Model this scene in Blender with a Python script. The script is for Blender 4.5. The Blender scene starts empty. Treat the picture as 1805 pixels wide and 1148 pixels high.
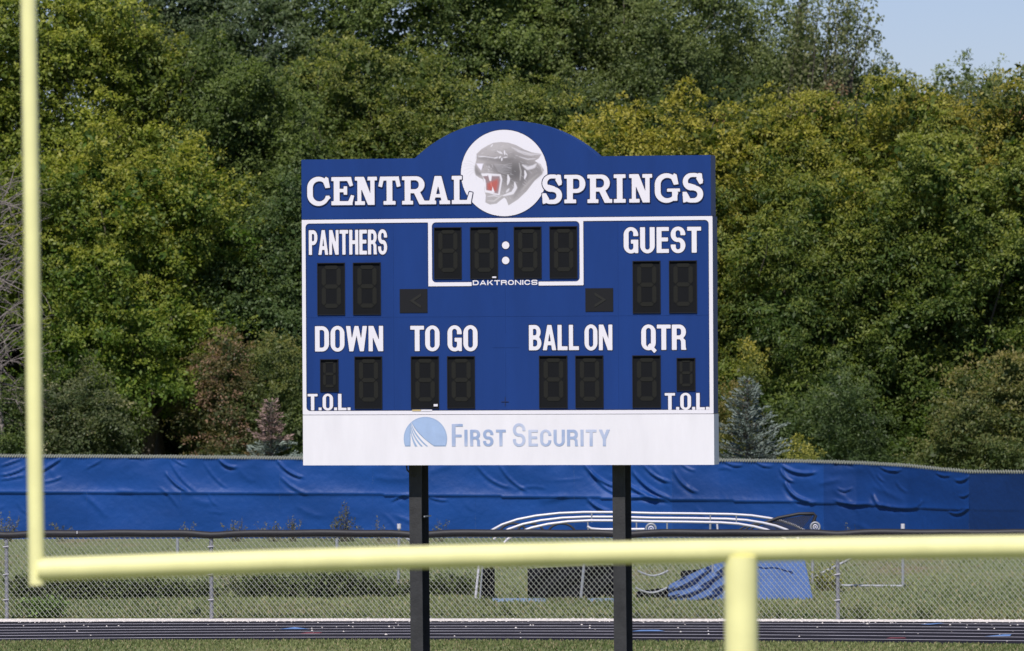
import bpy, math, random
import numpy as np

# ------------------------------------------------------------------ camera, sky, sun, exposure
SC = bpy.context.scene
COL = SC.collection
W0, H0 = 1805.0, 1148.0
F = 11566.0                      # focal length in photo pixels
CAMH = 4.17
HOR = 591.0
ROLL = 0.0056
pitch = (HOR - H0 / 2) / F
R_ = np.array([math.cos(ROLL), 0.0, -math.sin(ROLL)])
U0 = np.array([math.sin(ROLL), 0.0, math.cos(ROLL)])
F0 = np.array([0.0, 1.0, 0.0])
FW = F0 * math.cos(pitch) + U0 * math.sin(pitch)
UP = -F0 * math.sin(pitch) + U0 * math.cos(pitch)
CP = np.array([0.0, 0.0, CAMH])

cam_d = bpy.data.cameras.new('camera')
cam = bpy.data.objects.new('camera', cam_d)
COL.objects.link(cam)
SC.camera = cam
from mathutils import Matrix, Vector
cam.matrix_world = Matrix(((R_[0], UP[0], -FW[0], CP[0]),
                           (R_[1], UP[1], -FW[1], CP[1]),
                           (R_[2], UP[2], -FW[2], CP[2]),
                           (0, 0, 0, 1)))
cam_d.sensor_fit = 'HORIZONTAL'
cam_d.sensor_width = 36.0
cam_d.lens = 36.0 * F / W0
cam_d.clip_start = 0.5
cam_d.clip_end = 6000.0
cam_d.dof.use_dof = True
cam_d.dof.focus_distance = 88.0
cam_d.dof.aperture_fstop = 5.0

SUN_EL = math.radians(50.0)
SUN_AZ = math.radians(-13.0)      # to the right of straight behind the camera
to_sun = Vector((math.sin(SUN_AZ) * math.cos(SUN_EL), -math.cos(SUN_AZ) * math.cos(SUN_EL), math.sin(SUN_EL)))
sun_d = bpy.data.lights.new('sun', 'SUN')
sun = bpy.data.objects.new('sun', sun_d)
COL.objects.link(sun)
sun.location = to_sun * 300
sun.rotation_euler = to_sun.to_track_quat('Z', 'Y').to_euler()
sun_d.energy = 4.7
sun_d.angle = math.radians(0.53)
sun_d.color = (1.0, 0.95, 0.89)

world = bpy.data.worlds.new('World')
SC.world = world
world.use_nodes = True
wn = world.node_tree
bg = wn.nodes['Background']
sky = wn.nodes.new('ShaderNodeTexSky')
sky.sky_type = 'NISHITA'
sky.sun_disc = False
sky.sun_elevation = SUN_EL
sky.sun_rotation = math.pi - SUN_AZ
sky.altitude = 300
sky.air_density = 1.0
sky.dust_density = 0.15
sky.ozone_density = 1.2
tint = wn.nodes.new('ShaderNodeVectorMath'); tint.operation = 'MULTIPLY'   # one even tint over the whole sky
tint.inputs[1].default_value = (0.61, 0.655, 0.95)
wn.links.new(sky.outputs[0], tint.inputs[0])
wn.links.new(tint.outputs[0], bg.inputs[0])
bg.inputs[1].default_value = 0.10

SC.view_settings.view_transform = 'Standard'
SC.view_settings.look = 'None'
SC.view_settings.exposure = 0.0
SC.view_settings.gamma = 1.0
SC.view_settings.use_curve_mapping = False
SC.render.engine = 'CYCLES'
SC.cycles.max_bounces = 5
SC.cycles.diffuse_bounces = 3
SC.cycles.glossy_bounces = 2
SC.cycles.transmission_bounces = 3
SC.cycles.transparent_max_bounces = 8

# ------------------------------------------------------------------ projection helpers
def ray(px, py):
    return (px - W0 / 2) / F * R_ + (H0 / 2 - py) / F * UP + FW

def at(px, py, depth):
    d = ray(px, py)
    return CP + d * (depth / d[1])

def ground(px, py, z=0.0):
    d = ray(px, py)
    return CP + d * ((z - CAMH) / d[2])

# ------------------------------------------------------------------ object helpers
def tag(o, label=None, cat=None, group=None, kind=None):
    if label: o['label'] = label
    if cat: o['category'] = cat
    if group: o['group'] = group
    if kind: o['kind'] = kind
    return o

def empty(name, loc, label, cat, group=None):
    o = bpy.data.objects.new(name, None)
    COL.objects.link(o)
    o.empty_display_size = 0.2
    o.location = Vector([float(a) for a in loc])
    return tag(o, label, cat, group)

class MB:
    def __init__(s):
        s.v = []; s.f = []
    def add(s, vs, fs):
        n = len(s.v)
        s.v.extend([tuple(float(c) for c in p) for p in vs])
        s.f.extend([tuple(i + n for i in f) for f in fs])
        return s
    def box(s, lo, hi):
        x0, y0, z0 = lo; x1, y1, z1 = hi
        return s.add([(x0, y0, z0), (x1, y0, z0), (x1, y1, z0), (x0, y1, z0), (x0, y0, z1), (x1, y0, z1), (x1, y1, z1), (x0, y1, z1)],
                     [(0, 3, 2, 1), (4, 5, 6, 7), (0, 1, 5, 4), (1, 2, 6, 5), (2, 3, 7, 6), (3, 0, 4, 7)])
    def tube(s, pts, r, n=8, cap=True, r2=None):
        pts = [np.array(p, float) for p in pts]
        m = len(pts)
        rs = [r] * m if r2 is None else [r + (r2 - r) * i / (m - 1) for i in range(m)]
        base = len(s.v)
        prev = None
        for i, p in enumerate(pts):
            t = pts[min(i + 1, m - 1)] - pts[max(i - 1, 0)]
            t = t / (np.linalg.norm(t) + 1e-12)
            if prev is None:
                a = np.array([0, 0, 1.0]) if abs(t[2]) < 0.9 else np.array([1.0, 0, 0])
                u = np.cross(t, a)
            else:
                u = prev - t * np.dot(prev, t)
            u /= np.linalg.norm(u) + 1e-12
            prev = u
            w = np.cross(t, u)
            for k in range(n):
                an = 2 * math.pi * k / n
                q = p + rs[i] * (math.cos(an) * u + math.sin(an) * w)
                s.v.append((float(q[0]), float(q[1]), float(q[2])))
        for i in range(m - 1):
            for k in range(n):
                a = base + i * n + k; b = base + i * n + (k + 1) % n
                s.f.append((a, b, b + n, a + n))
        if cap:
            for o_, rev in ((base, True), (base + (m - 1) * n, False)):
                nb_ = len(s.v); s.v.extend(s.v[o_:o_ + n])
                f_ = tuple(nb_ + k for k in range(n)); s.f.append(f_[::-1] if rev else f_)
        return s
    def build(s, name, mat, parent=None, smooth=False):
        me = bpy.data.meshes.new(name)
        me.from_pydata(s.v, [], s.f)
        return link_mesh(name, me, mat, parent, smooth)

def link_mesh(name, me, mat, parent=None, smooth=False, loc=None):
    if mat is not None:
        me.materials.append(mat)
    if smooth:
        me.polygons.foreach_set('use_smooth', [p.loop_total <= 4 for p in me.polygons])
    me.update()
    o = bpy.data.objects.new(name, me)
    COL.objects.link(o)
    if parent is not None:
        o.parent = parent
        # geometry is written in world coordinates: shift back by the parents' location
        off = Vector((0, 0, 0)); p = parent
        while p is not None:
            off += p.location; p = p.parent
        o.location = -off
    return o

def quads_mesh(name, V, col=None):
    """V: (N,4,3) array of quads."""
    n = V.shape[0]
    me = bpy.data.meshes.new(name)
    me.vertices.add(n * 4)
    me.vertices.foreach_set('co', V.reshape(-1).astype(np.float32))
    me.loops.add(n * 4)
    me.loops.foreach_set('vertex_index', np.arange(n * 4, dtype=np.int32))
    me.polygons.add(n)
    me.polygons.foreach_set('loop_start', np.arange(0, n * 4, 4, dtype=np.int32))
    me.polygons.foreach_set('loop_total', np.full(n, 4, dtype=np.int32))
    if col is not None:
        at_ = me.color_attributes.new('Col', 'FLOAT_COLOR', 'POINT')
        c = np.ones((n, 4, 4), np.float32)
        c[:, :, :3] = col[:, None, :]
        at_.data.foreach_set('color', c.reshape(-1))
    me.update()
    me.validate()
    return me

# ------------------------------------------------------------------ materials
def mat_new(name):
    m = bpy.data.materials.new(name)
    m.use_nodes = True
    nt = m.node_tree
    return m, nt, nt.nodes['Principled BSDF']

def plain(name, c, rough=0.6, metal=0.0, spec=0.5, noise=0.0, nscale=4.0, bump=0.0, bscale=40.0, stretch=None):
    m, nt, p = mat_new(name)
    p.inputs['Roughness'].default_value = rough
    p.inputs['Metallic'].default_value = metal
    p.inputs['Specular IOR Level'].default_value = spec
    p.inputs['Base Color'].default_value = (*c, 1)
    tc = nt.nodes.new('ShaderNodeTexCoord')
    src = tc.outputs['Object']
    if stretch:
        mp = nt.nodes.new('ShaderNodeMapping')
        mp.inputs['Scale'].default_value = stretch
        nt.links.new(src, mp.inputs[0]); src = mp.outputs[0]
    if noise > 0:
        no = nt.nodes.new('ShaderNodeTexNoise')
        no.inputs['Scale'].default_value = nscale
        no.inputs['Detail'].default_value = 6
        no.inputs['Roughness'].default_value = 0.65
        nt.links.new(src, no.inputs['Vector'])
        mr = nt.nodes.new('ShaderNodeMapRange')
        mr.inputs['From Min'].default_value = 0.3; mr.inputs['From Max'].default_value = 0.7
        mr.inputs['To Min'].default_value = 1 - noise; mr.inputs['To Max'].default_value = 1 + noise
        nt.links.new(no.outputs[0], mr.inputs[0])
        mx = nt.nodes.new('ShaderNodeVectorMath'); mx.operation = 'SCALE'
        mx.inputs[0].default_value = c
        nt.links.new(mr.outputs[0], mx.inputs['Scale'])
        nt.links.new(mx.outputs[0], p.inputs['Base Color'])
    if bump > 0:
        nb = nt.nodes.new('ShaderNodeTexNoise')
        nb.inputs['Scale'].default_value = bscale
        nb.inputs['Detail'].default_value = 4
        nt.links.new(src, nb.inputs['Vector'])
        bp = nt.nodes.new('ShaderNodeBump')
        bp.inputs['Strength'].default_value = bump
        bp.inputs['Distance'].default_value = 0.02
        nt.links.new(nb.outputs[0], bp.inputs['Height'])
        nt.links.new(bp.outputs[0], p.inputs['Normal'])
    return m

def ramp_mat(name, stops, nscale, rough=0.8, detail=8, bump=0.3, stretch=None, spec=0.3):
    m, nt, p = mat_new(name)
    p.inputs['Roughness'].default_value = rough
    p.inputs['Specular IOR Level'].default_value = spec
    tc = nt.nodes.new('ShaderNodeTexCoord')
    src = tc.outputs['Object']
    if stretch:
        mp = nt.nodes.new('ShaderNodeMapping'); mp.inputs['Scale'].default_value = stretch
        nt.links.new(src, mp.inputs[0]); src = mp.outputs[0]
    no = nt.nodes.new('ShaderNodeTexNoise')
    no.inputs['Scale'].default_value = nscale; no.inputs['Detail'].default_value = detail; no.inputs['Roughness'].default_value = 0.7
    nt.links.new(src, no.inputs['Vector'])
    cr = nt.nodes.new('ShaderNodeValToRGB')
    el = cr.color_ramp.elements
    while len(el) < len(stops): el.new(0.5)
    for e, (pos, c) in zip(el, stops):
        e.position = pos; e.color = (*c, 1)
    nt.links.new(no.outputs[0], cr.inputs[0])
    nt.links.new(cr.outputs[0], p.inputs['Base Color'])
    if bump:
        bp = nt.nodes.new('ShaderNodeBump'); bp.inputs['Strength'].default_value = bump; bp.inputs['Distance'].default_value = 0.05
        nt.links.new(no.outputs[0], bp.inputs['Height']); nt.links.new(bp.outputs[0], p.inputs['Normal'])
    return m

def leaf_mat(name, rough=0.45, trans=0.28, spec=0.5):
    m, nt, p = mat_new(name)
    a = nt.nodes.new('ShaderNodeAttribute'); a.attribute_name = 'Col'
    p.inputs['Roughness'].default_value = rough
    p.inputs['Specular IOR Level'].default_value = spec
    nt.links.new(a.outputs['Color'], p.inputs['Base Color'])
    tr = nt.nodes.new('ShaderNodeBsdfTranslucent')
    vm = nt.nodes.new('ShaderNodeVectorMath'); vm.operation = 'MULTIPLY'
    vm.inputs[1].default_value = (1.3, 1.5, 0.6)
    nt.links.new(a.outputs['Color'], vm.inputs[0])
    nt.links.new(vm.outputs[0], tr.inputs['Color'])
    mx = nt.nodes.new('ShaderNodeMixShader'); mx.inputs[0].default_value = trans
    nt.links.new(p.outputs[0], mx.inputs[1]); nt.links.new(tr.outputs[0], mx.inputs[2])
    nt.links.new(mx.outputs[0], nt.nodes['Material Output'].inputs[0])
    return m

def vcol_mat(name, rough=0.5):
    m, nt, p = mat_new(name)
    a = nt.nodes.new('ShaderNodeAttribute'); a.attribute_name = 'Col'
    p.inputs['Roughness'].default_value = rough
    nt.links.new(a.outputs['Color'], p.inputs['Base Color'])
    return m

M = {}
M['board_blue'] = plain('board_blue', (0.009, 0.038, 0.175), 0.5, noise=0.11, nscale=1.2, stretch=(1.6, 1.6, 0.3), spec=0.2)
M['board_outline'] = plain('board_outline', (0.008, 0.012, 0.05), 0.5)
M['white_vinyl'] = plain('white_vinyl', (0.74, 0.71, 0.76), 0.5, noise=0.015, nscale=2.0)
M['sponsor_white'] = plain('sponsor_white', (0.745, 0.72, 0.755), 0.55, noise=0.05, nscale=2.2, stretch=(1.6, 1.6, 0.35))
M['digit_black'] = plain('digit_black', (0.0055, 0.006, 0.0075), 0.7, spec=0.15, noise=0.15, nscale=3)
M['digit_segment'] = plain('digit_segment', (0.016, 0.016, 0.014), 0.8, spec=0.15)
M['arrow_bar'] = plain('arrow_bar', (0.022, 0.022, 0.020), 0.8, spec=0.2)
M['hood_black'] = plain('hood_black', (0.008, 0.008, 0.010), 0.6, spec=0.25)
M['post_paint'] = plain('post_paint', (0.034, 0.034, 0.036), 0.7, spec=0.3, noise=0.3, nscale=5, bump=0.2)
M['goal_yellow'] = plain('goal_yellow', (0.84, 0.80, 0.375), 0.33, noise=0.07, nscale=5, spec=0.6)
M['galvanised'] = plain('galvanised', (0.26, 0.26, 0.29), 0.5, metal=0.25, noise=0.15, nscale=20)
M['wire'] = plain('wire', (0.37, 0.38, 0.32), 0.5, metal=0.15)
M['black_plastic'] = plain('black_plastic', (0.014, 0.013, 0.016), 0.6, noise=0.2, nscale=3, bump=0.15, bscale=10)
M['white_plastic'] = plain('white_plastic', (0.75, 0.75, 0.75), 0.5)
M['aluminium'] = plain('aluminium', (0.62, 0.60, 0.64), 0.42, metal=0.15)
M['dull_pipe'] = plain('dull_pipe', (0.30, 0.31, 0.34), 0.5, metal=0.2)
M['tarp'] = plain('tarp', (0.07, 0.13, 0.30), 0.5, noise=0.12, nscale=3, bump=0.3, bscale=6)
M['tarp_pale'] = plain('tarp_pale', (0.20, 0.28, 0.40), 0.5, noise=0.12, nscale=3)
M['black_mat'] = plain('black_mat', (0.006, 0.006, 0.008), 0.8, spec=0.1, noise=0.3, nscale=3)
M['net_black'] = plain('net_black', (0.02, 0.02, 0.025), 0.7)
M['bark'] = plain('bark', (0.09, 0.075, 0.06), 0.9, noise=0.35, nscale=4, bump=0.6, bscale=12, stretch=(1, 1, 0.3))
M['dead_wood'] = plain('dead_wood', (0.20, 0.17, 0.155), 0.9, noise=0.3, nscale=5)
M['track'] = ramp_mat('track', [(0.3, (0.012, 0.011, 0.014)), (0.7, (0.022, 0.020, 0.026))], 3.0, 0.95, stretch=(0.25, 1, 1), bump=0.1, spec=0.08)
M['lane_paint'] = ramp_mat('lane_paint', [(0.3, (0.30, 0.28, 0.31)), (0.7, (0.58, 0.55, 0.59))], 1.3, 0.7, bump=0)
M['blue_paint'] = plain('blue_paint', (0.14, 0.25, 0.5), 0.7, noise=0.3, nscale=3)
M['red_paint'] = plain('red_paint', (0.22, 0.045, 0.05), 0.7, noise=0.3, nscale=3)
M['limestone'] = plain('limestone', (0.62, 0.57, 0.53), 0.9, noise=0.2, nscale=12)
M['leaf'] = leaf_mat('leaf', 0.5, 0.40, 0.3)
M['leaf_dull'] = leaf_mat('leaf_dull', 0.6, 0.2, 0.3)
M['needle'] = leaf_mat('needle', 0.6, 0.05, 0.25)
M['print'] = vcol_mat('print')

def fabric(name, c, var):
    m, nt, p = mat_new(name)
    p.inputs['Roughness'].default_value = 0.5
    p.inputs['Specular IOR Level'].default_value = 0.22
    tc = nt.nodes.new('ShaderNodeTexCoord')
    mp = nt.nodes.new('ShaderNodeMapping'); mp.inputs['Scale'].default_value = (0.6, 0.6, 1.2)
    nt.links.new(tc.outputs['Object'], mp.inputs[0])
    no = nt.nodes.new('ShaderNodeTexNoise'); no.inputs['Scale'].default_value = 1.1; no.inputs['Detail'].default_value = 5
    nt.links.new(mp.outputs[0], no.inputs['Vector'])
    mr = nt.nodes.new('ShaderNodeMapRange')
    mr.inputs['From Min'].default_value = 0.3; mr.inputs['From Max'].default_value = 0.7
    mr.inputs['To Min'].default_value = 1 - var; mr.inputs['To Max'].default_value = 1 + var
    nt.links.new(no.outputs[0], mr.inputs[0])
    sc = nt.nodes.new('ShaderNodeVectorMath'); sc.operation = 'SCALE'; sc.inputs[0].default_value = c
    nt.links.new(mr.outputs[0], sc.inputs['Scale'])
    nt.links.new(sc.outputs[0], p.inputs['Base Color'])
    nb = nt.nodes.new('ShaderNodeTexNoise'); nb.inputs['Scale'].default_value = 7; nb.inputs['Detail'].default_value = 3
    nt.links.new(tc.outputs['Object'], nb.inputs['Vector'])
    bp = nt.nodes.new('ShaderNodeBump'); bp.inputs['Strength'].default_value = 0.25; bp.inputs['Distance'].default_value = 0.05
    nt.links.new(nb.outputs[0], bp.inputs['Height']); nt.links.new(bp.outputs[0], p.inputs['Normal'])
    return m
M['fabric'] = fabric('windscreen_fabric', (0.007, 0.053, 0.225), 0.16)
M['fabric_shade_mid'] = fabric('windscreen_fabric_shade_mid', (0.006, 0.044, 0.19), 0.16)  # darker copies of the same fabric: shade of the turning fence, painted in
M['fabric_shade_deep'] = fabric('windscreen_fabric_shade_deep', (0.005, 0.034, 0.15), 0.16)
M['fabric_shade_dark'] = fabric('windscreen_fabric_shade_dark', (0.006, 0.028, 0.115), 0.14)

# ------------------------------------------------------------------ ground, track
def grass_material():
    m, nt, p = mat_new('mown_grass')
    p.inputs['Roughness'].default_value = 0.9
    p.inputs['Specular IOR Level'].default_value = 0.15
    tc = nt.nodes.new('ShaderNodeTexCoord')
    def noise(scale, stretch, detail=8):
        mp = nt.nodes.new('ShaderNodeMapping'); mp.inputs['Scale'].default_value = stretch
        nt.links.new(tc.outputs['Object'], mp.inputs[0])
        n = nt.nodes.new('ShaderNodeTexNoise'); n.inputs['Scale'].default_value = scale; n.inputs['Detail'].default_value = detail
        n.inputs['Roughness'].default_value = 0.7
        nt.links.new(mp.outputs[0], n.inputs['Vector']); return n.outputs[0]
    def ramp(src, stops):
        cr = nt.nodes.new('ShaderNodeValToRGB'); el = cr.color_ramp.elements
        while len(el) < len(stops): el.new(0.5)
        for e, (pos, c) in zip(el, stops): e.position = pos; e.color = (*c, 1)
        nt.links.new(src, cr.inputs[0]); return cr.outputs[0]
    fine = ramp(noise(9.0, (1, 0.25, 1)), [(0.3, (0.10, 0.13, 0.05)), (0.5, (0.17, 0.195, 0.085)), (0.7, (0.24, 0.255, 0.125))])
    brown = ramp(noise(9.0, (1, 0.3, 1)), [(0.3, (0.16, 0.13, 0.075)), (0.7, (0.27, 0.22, 0.14))])
    mask = ramp(noise(0.35, (1, 0.35, 1), 5), [(0.52, (0, 0, 0)), (0.68, (1, 1, 1))])
    mx = nt.nodes.new('ShaderNodeMix'); mx.data_type = 'RGBA'
    nt.links.new(mask, mx.inputs[0]); nt.links.new(fine, mx.inputs[6]); nt.links.new(brown, mx.inputs[7])
    nt.links.new(mx.outputs[2], p.inputs['Base Color'])
    return m
M['grass'] = grass_material()
g = MB()
gx = [-900, -300, -60, -20, 20, 60, 300, 900]; gy = [-60, 60, 80, 100, 120, 160, 400, 1500]
gv = [(x, y, 0.0) for y in gy for x in gx]
gf = [(j * 8 + i, j * 8 + i + 1, (j + 1) * 8 + i + 1, (j + 1) * 8 + i) for j in range(7) for i in range(7)]
g.add(gv, gf)
tag(g.build('ground', M['grass']), 'mown green grass of the field with brown patches', None, kind='structure')

def curve3(p0, p1, p2, ys):
    """ground curve through three photo points -> list of (x,y) over x range."""
    P = [ground(a, b) for a, b in (p0, p1, p2)]
    xs = [p[0] for p in P]; yy = [p[1] for p in P]
    c = np.polyfit(xs, yy, 2)
    return c
lane_px = [(1101.6, 1099.5, 1101.0), (1107.0, 1104.5, 1106.6), (1111.8, 1109.0, 1112.2), (1116.8, 1113.4, 1117.6),
           (1121.4, 1118.4, 1123.6), (1126.8, 1124.1, 1130.0)]
def cc(t): return curve3((30, t[0]), (760, t[1]), (1745, t[2]), 0)
outer = cc((1096.8, 1095.5, 1097.2)); inner = cc((1131.6, 1130.2, 1137.2))
XS = np.linspace(-13, 13, 53)
def strip(cA, cB, z, offA=0, offB=0):
    mb = MB()
    vs = []
    for x in XS:
        vs.append((x, np.polyval(cA, x) + offA, z)); vs.append((x, np.polyval(cB, x) + offB, z))
    fs = [(2 * i, 2 * i + 2, 2 * i + 3, 2 * i + 1) for i in range(len(XS) - 1)]
    mb.add(vs, fs); return mb
tag(strip(inner, outer, 0.004).build('running_track', M['track']), 'black running track crossing in front of the chain link fence', None, kind='structure')
for lp in lane_px:
    c = cc(lp)
    tag(strip(c, c, 0.008, -0.06, 0.06).build('lane_line', M['lane_paint']), 'thin white lane line on the black track', None, kind='structure')
gravel_edge = cc((1091.2, 1090.6, 1093.0))
tag(strip(outer, gravel_edge, 0.004, 0.02, 0.0).build('gravel_strip', M['limestone']), 'pale limestone strip along the outer edge of the track', None, kind='structure')
def paint(name, pts, mat, lab):
    mb = MB(); mb.add([ground(a, b, 0.012) for a, b in pts], [tuple(range(len(pts)))])
    tag(mb.build(name, mat), lab, None, kind='structure')
paint('track_marking', [(492, 1109), (520, 1105.6), (546, 1109)], M['blue_paint'], 'blue triangle painted across a lane of the track')
paint('track_marking', [(528, 1117), (562, 1116.6), (568, 1115), (540, 1115)], M['red_paint'], 'red mark painted on the track')
paint('track_marking', [(1112, 1113), (1172, 1112.6), (1160, 1110.4), (1130, 1110.4)], M['blue_paint'], 'pale blue mark on the track behind the right post')
paint('track_marking', [(1622, 1100.5), (1655, 1098.2), (1665, 1098.6), (1640, 1101)], M['blue_paint'], 'small blue mark at the outer lane on the right')
paint('track_marking', [(1735, 1122), (1770, 1118.2), (1783, 1118.4), (1780, 1121.4)], M['blue_paint'], 'blue mark nearest the right edge of the track')
paint('track_marking', [(1562, 1125.5), (1598, 1125.3), (1594, 1123.8), (1570, 1123.6)], M['red_paint'], 'red mark on the inner lane on the right')

# limestone crumbs
rng = np.random.default_rng(7)
def crumbs(name, n, fn, smin, smax, mat, label):
    mb = MB()
    for i in range(n):
        x, y = fn(i); r = rng.uniform(smin, smax)
        pts = [(x + r * math.cos(a) * rng.uniform(.7, 1.2), y + r * math.sin(a) * rng.uniform(.7, 1.2), 0.0) for a in (0, 1.3, 2.5, 3.8, 5.1)]
        top = (x, y, r * rng.uniform(0.4, 0.8) + 0.006)
        mb.add(pts + [top], [(k, (k + 1) % 5, 5) for k in range(5)])
    o = mb.build(name, mat); tag(o, label, None, kind='stuff'); return o
def edge_xy(i):
    x = rng.uniform(-9, 9); y = np.polyval(outer, x) + rng.normal(0.35, 0.22) + .12 * math.sin(x * 2.1); return x, y
crumbs('limestone_gravel', 5000, edge_xy, 0.008, 0.022, M['limestone'], 'pale limestone gravel heaped along the track edge')
def track_xy(i):
    x = rng.uniform(-8, 8); t = abs(rng.normal(0, 0.33)); yo = np.polyval(outer, x); yi = np.polyval(inner, x)
    return x, yo + (yi - yo) * min(t, 1)
crumbs('scattered_gravel', 95, track_xy, 0.010, 0.028, M['limestone'], 'pale crumbs of gravel scattered on the black track')

# grass blades (foreground strip and behind the fence)
def blades(name, xy, h, w, colf, mat, label):
    n = len(xy)
    x = xy[:, 0]; y = xy[:, 1]
    an = rng.uniform(0, math.pi, n); hh = h * rng.uniform(0.4, 1.4, n)
    dx = np.cos(an) * w * rng.uniform(.6, 1.3, n); dy = np.sin(an) * w
    lean = rng.normal(0, 0.35, (n, 2)) * hh[:, None]
    z = np.zeros(n)
    V = np.zeros((n, 4, 3))
    V[:, 0] = np.stack([x - dx, y - dy, z], 1); V[:, 1] = np.stack([x + dx, y + dy, z], 1)
    V[:, 2] = np.stack([x + dx * .3 + lean[:, 0], y + dy * .3 + lean[:, 1], hh], 1)
    V[:, 3] = np.stack([x - dx * .3 + lean[:, 0], y - dy * .3 + lean[:, 1], hh], 1)
    me = quads_mesh(name, V, colf(n, x, y))
    o = link_mesh(name, me, mat); tag(o, label, None, kind='stuff'); return o
def lerp(a, b, t): return np.asarray(a)[None] * (1 - t[:, None]) + np.asarray(b)[None] * t[:, None]
def gcol(n, x, y):
    t = np.clip(rng.normal(0.45, 0.25, n) + 0.3 * np.sin(x * 0.9 + 1) * np.sin(y * 0.35), 0, 1)
    c = lerp((0.085, 0.12, 0.035), (0.26, 0.275, 0.115), t)
    b = rng.random(n) < 0.12
    c[b] = (0.30, 0.25, 0.14)
    return c
nb = 42000
x = rng.uniform(-8.5, 8.5, nb); y = np.polyval(inner, x) - rng.exponential(2.2, nb)
blades('infield_grass', np.stack([x, y], 1), 0.03, 0.012, gcol, M['leaf_dull'], 'short green grass inside the track')
nb = 70000
x = rng.uniform(-12.5, 12.5, nb); y = np.polyval(gravel_edge, x) + 0.25 + rng.exponential(9.0, nb)
blades('meadow_grass', np.stack([x, y], 1), 0.04, 0.014, gcol, M['leaf_dull'], 'green grass between the two fences')

# ------------------------------------------------------------------ implicit 2D shapes -> flat print meshes
def s_box(X, Y, x0, y0, x1, y1):
    dx = np.abs(X - (x0 + x1) / 2) - (x1 - x0) / 2; dy = np.abs(Y - (y0 + y1) / 2) - (y1 - y0) / 2
    return np.hypot(np.maximum(dx, 0), np.maximum(dy, 0)) + np.minimum(np.maximum(dx, dy), 0)
def s_rr(X, Y, x0, y0, x1, y1, r):
    r = min(r, (x1 - x0) / 2 - 1e-4, (y1 - y0) / 2 - 1e-4); r = max(r, 1e-4)
    return s_box(X, Y, x0 + r, y0 + r, x1 - r, y1 - r) - r
def s_seg(X, Y, a, b, hw):
    ax, ay = a; bx, by = b
    L = math.hypot(bx - ax, by - ay); ux, uy = (bx - ax) / L, (by - ay) / L
    t = (X - ax) * ux + (Y - ay) * uy; s = -(X - ax) * uy + (Y - ay) * ux
    dx = np.abs(t - L / 2) - L / 2; dy = np.abs(s) - hw
    return np.hypot(np.maximum(dx, 0), np.maximum(dy, 0)) + np.minimum(np.maximum(dx, dy), 0)
def s_poly(X, Y, pts):
    d = np.full(X.shape, 1e9); inside = np.zeros(X.shape, bool)
    n = len(pts)
    for i in range(n):
        ax, ay = pts[i]; bx, by = pts[(i + 1) % n]
        ex, ey = bx - ax, by - ay
        t = np.clip(((X - ax) * ex + (Y - ay) * ey) / (ex * ex + ey * ey + 1e-12), 0, 1)
        d = np.minimum(d, np.hypot(X - ax - ex * t, Y - ay - ey * t))
        cond = ((ay > Y) != (by > Y)) & (X < (bx - ax) * (Y - ay) / ((by - ay) if abs(by - ay) > 1e-12 else 1e-12) + ax)
        inside ^= cond
    return np.where(inside, -d, d)
mn = lambda *a: np.minimum.reduce(a)
mx_ = lambda *a: np.maximum.reduce(a)

def contour(Fd, x0, y0, st):
    """marching squares fill of Fd<0 ; Fd[j,i] at (x0+i*st, y0+j*st)"""
    H, Wd = Fd.shape
    ins = Fd < 0
    V = []; Fc = []
    full = ins[:-1, :-1] & ins[1:, :-1] & ins[:-1, 1:] & ins[1:, 1:]
    anyi = ins[:-1, :-1] | ins[1:, :-1] | ins[:-1, 1:] | ins[1:, 1:]
    for j in range(H - 1):
        row = full[j]; i = 0
        if row.any():
            d = np.diff(np.concatenate([[0], row.astype(np.int8), [0]]))
            for a, b in zip(np.where(d == 1)[0], np.where(d == -1)[0]):
                n = len(V)
                ya = y0 + j * st; yb = ya + st; xa = x0 + a * st; xb = x0 + b * st
                V += [(xa, ya), (xb, ya), (xb, yb), (xa, yb)]; Fc.append((n, n + 1, n + 2, n + 3))
    jj, ii = np.where(anyi & ~full)
    for j, i in zip(jj, ii):
        cs = [(i, j), (i + 1, j), (i + 1, j + 1), (i, j + 1)]
        vals = [Fd[b, a] for a, b in cs]
        poly = []
        for k in range(4):
            a = cs[k]; b = cs[(k + 1) % 4]; va = vals[k]; vb = vals[(k + 1) % 4]
            if va < 0: poly.append((x0 + a[0] * st, y0 + a[1] * st))
            if (va < 0) != (vb < 0):
                t = va / (va - vb)
                poly.append((x0 + (a[0] + (b[0] - a[0]) * t) * st, y0 + (a[1] + (b[1] - a[1]) * t) * st))
        if len(poly) >= 3:
            n = len(V); V += poly; Fc.append(tuple(range(n, n + len(poly))))
    return V, Fc

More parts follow.
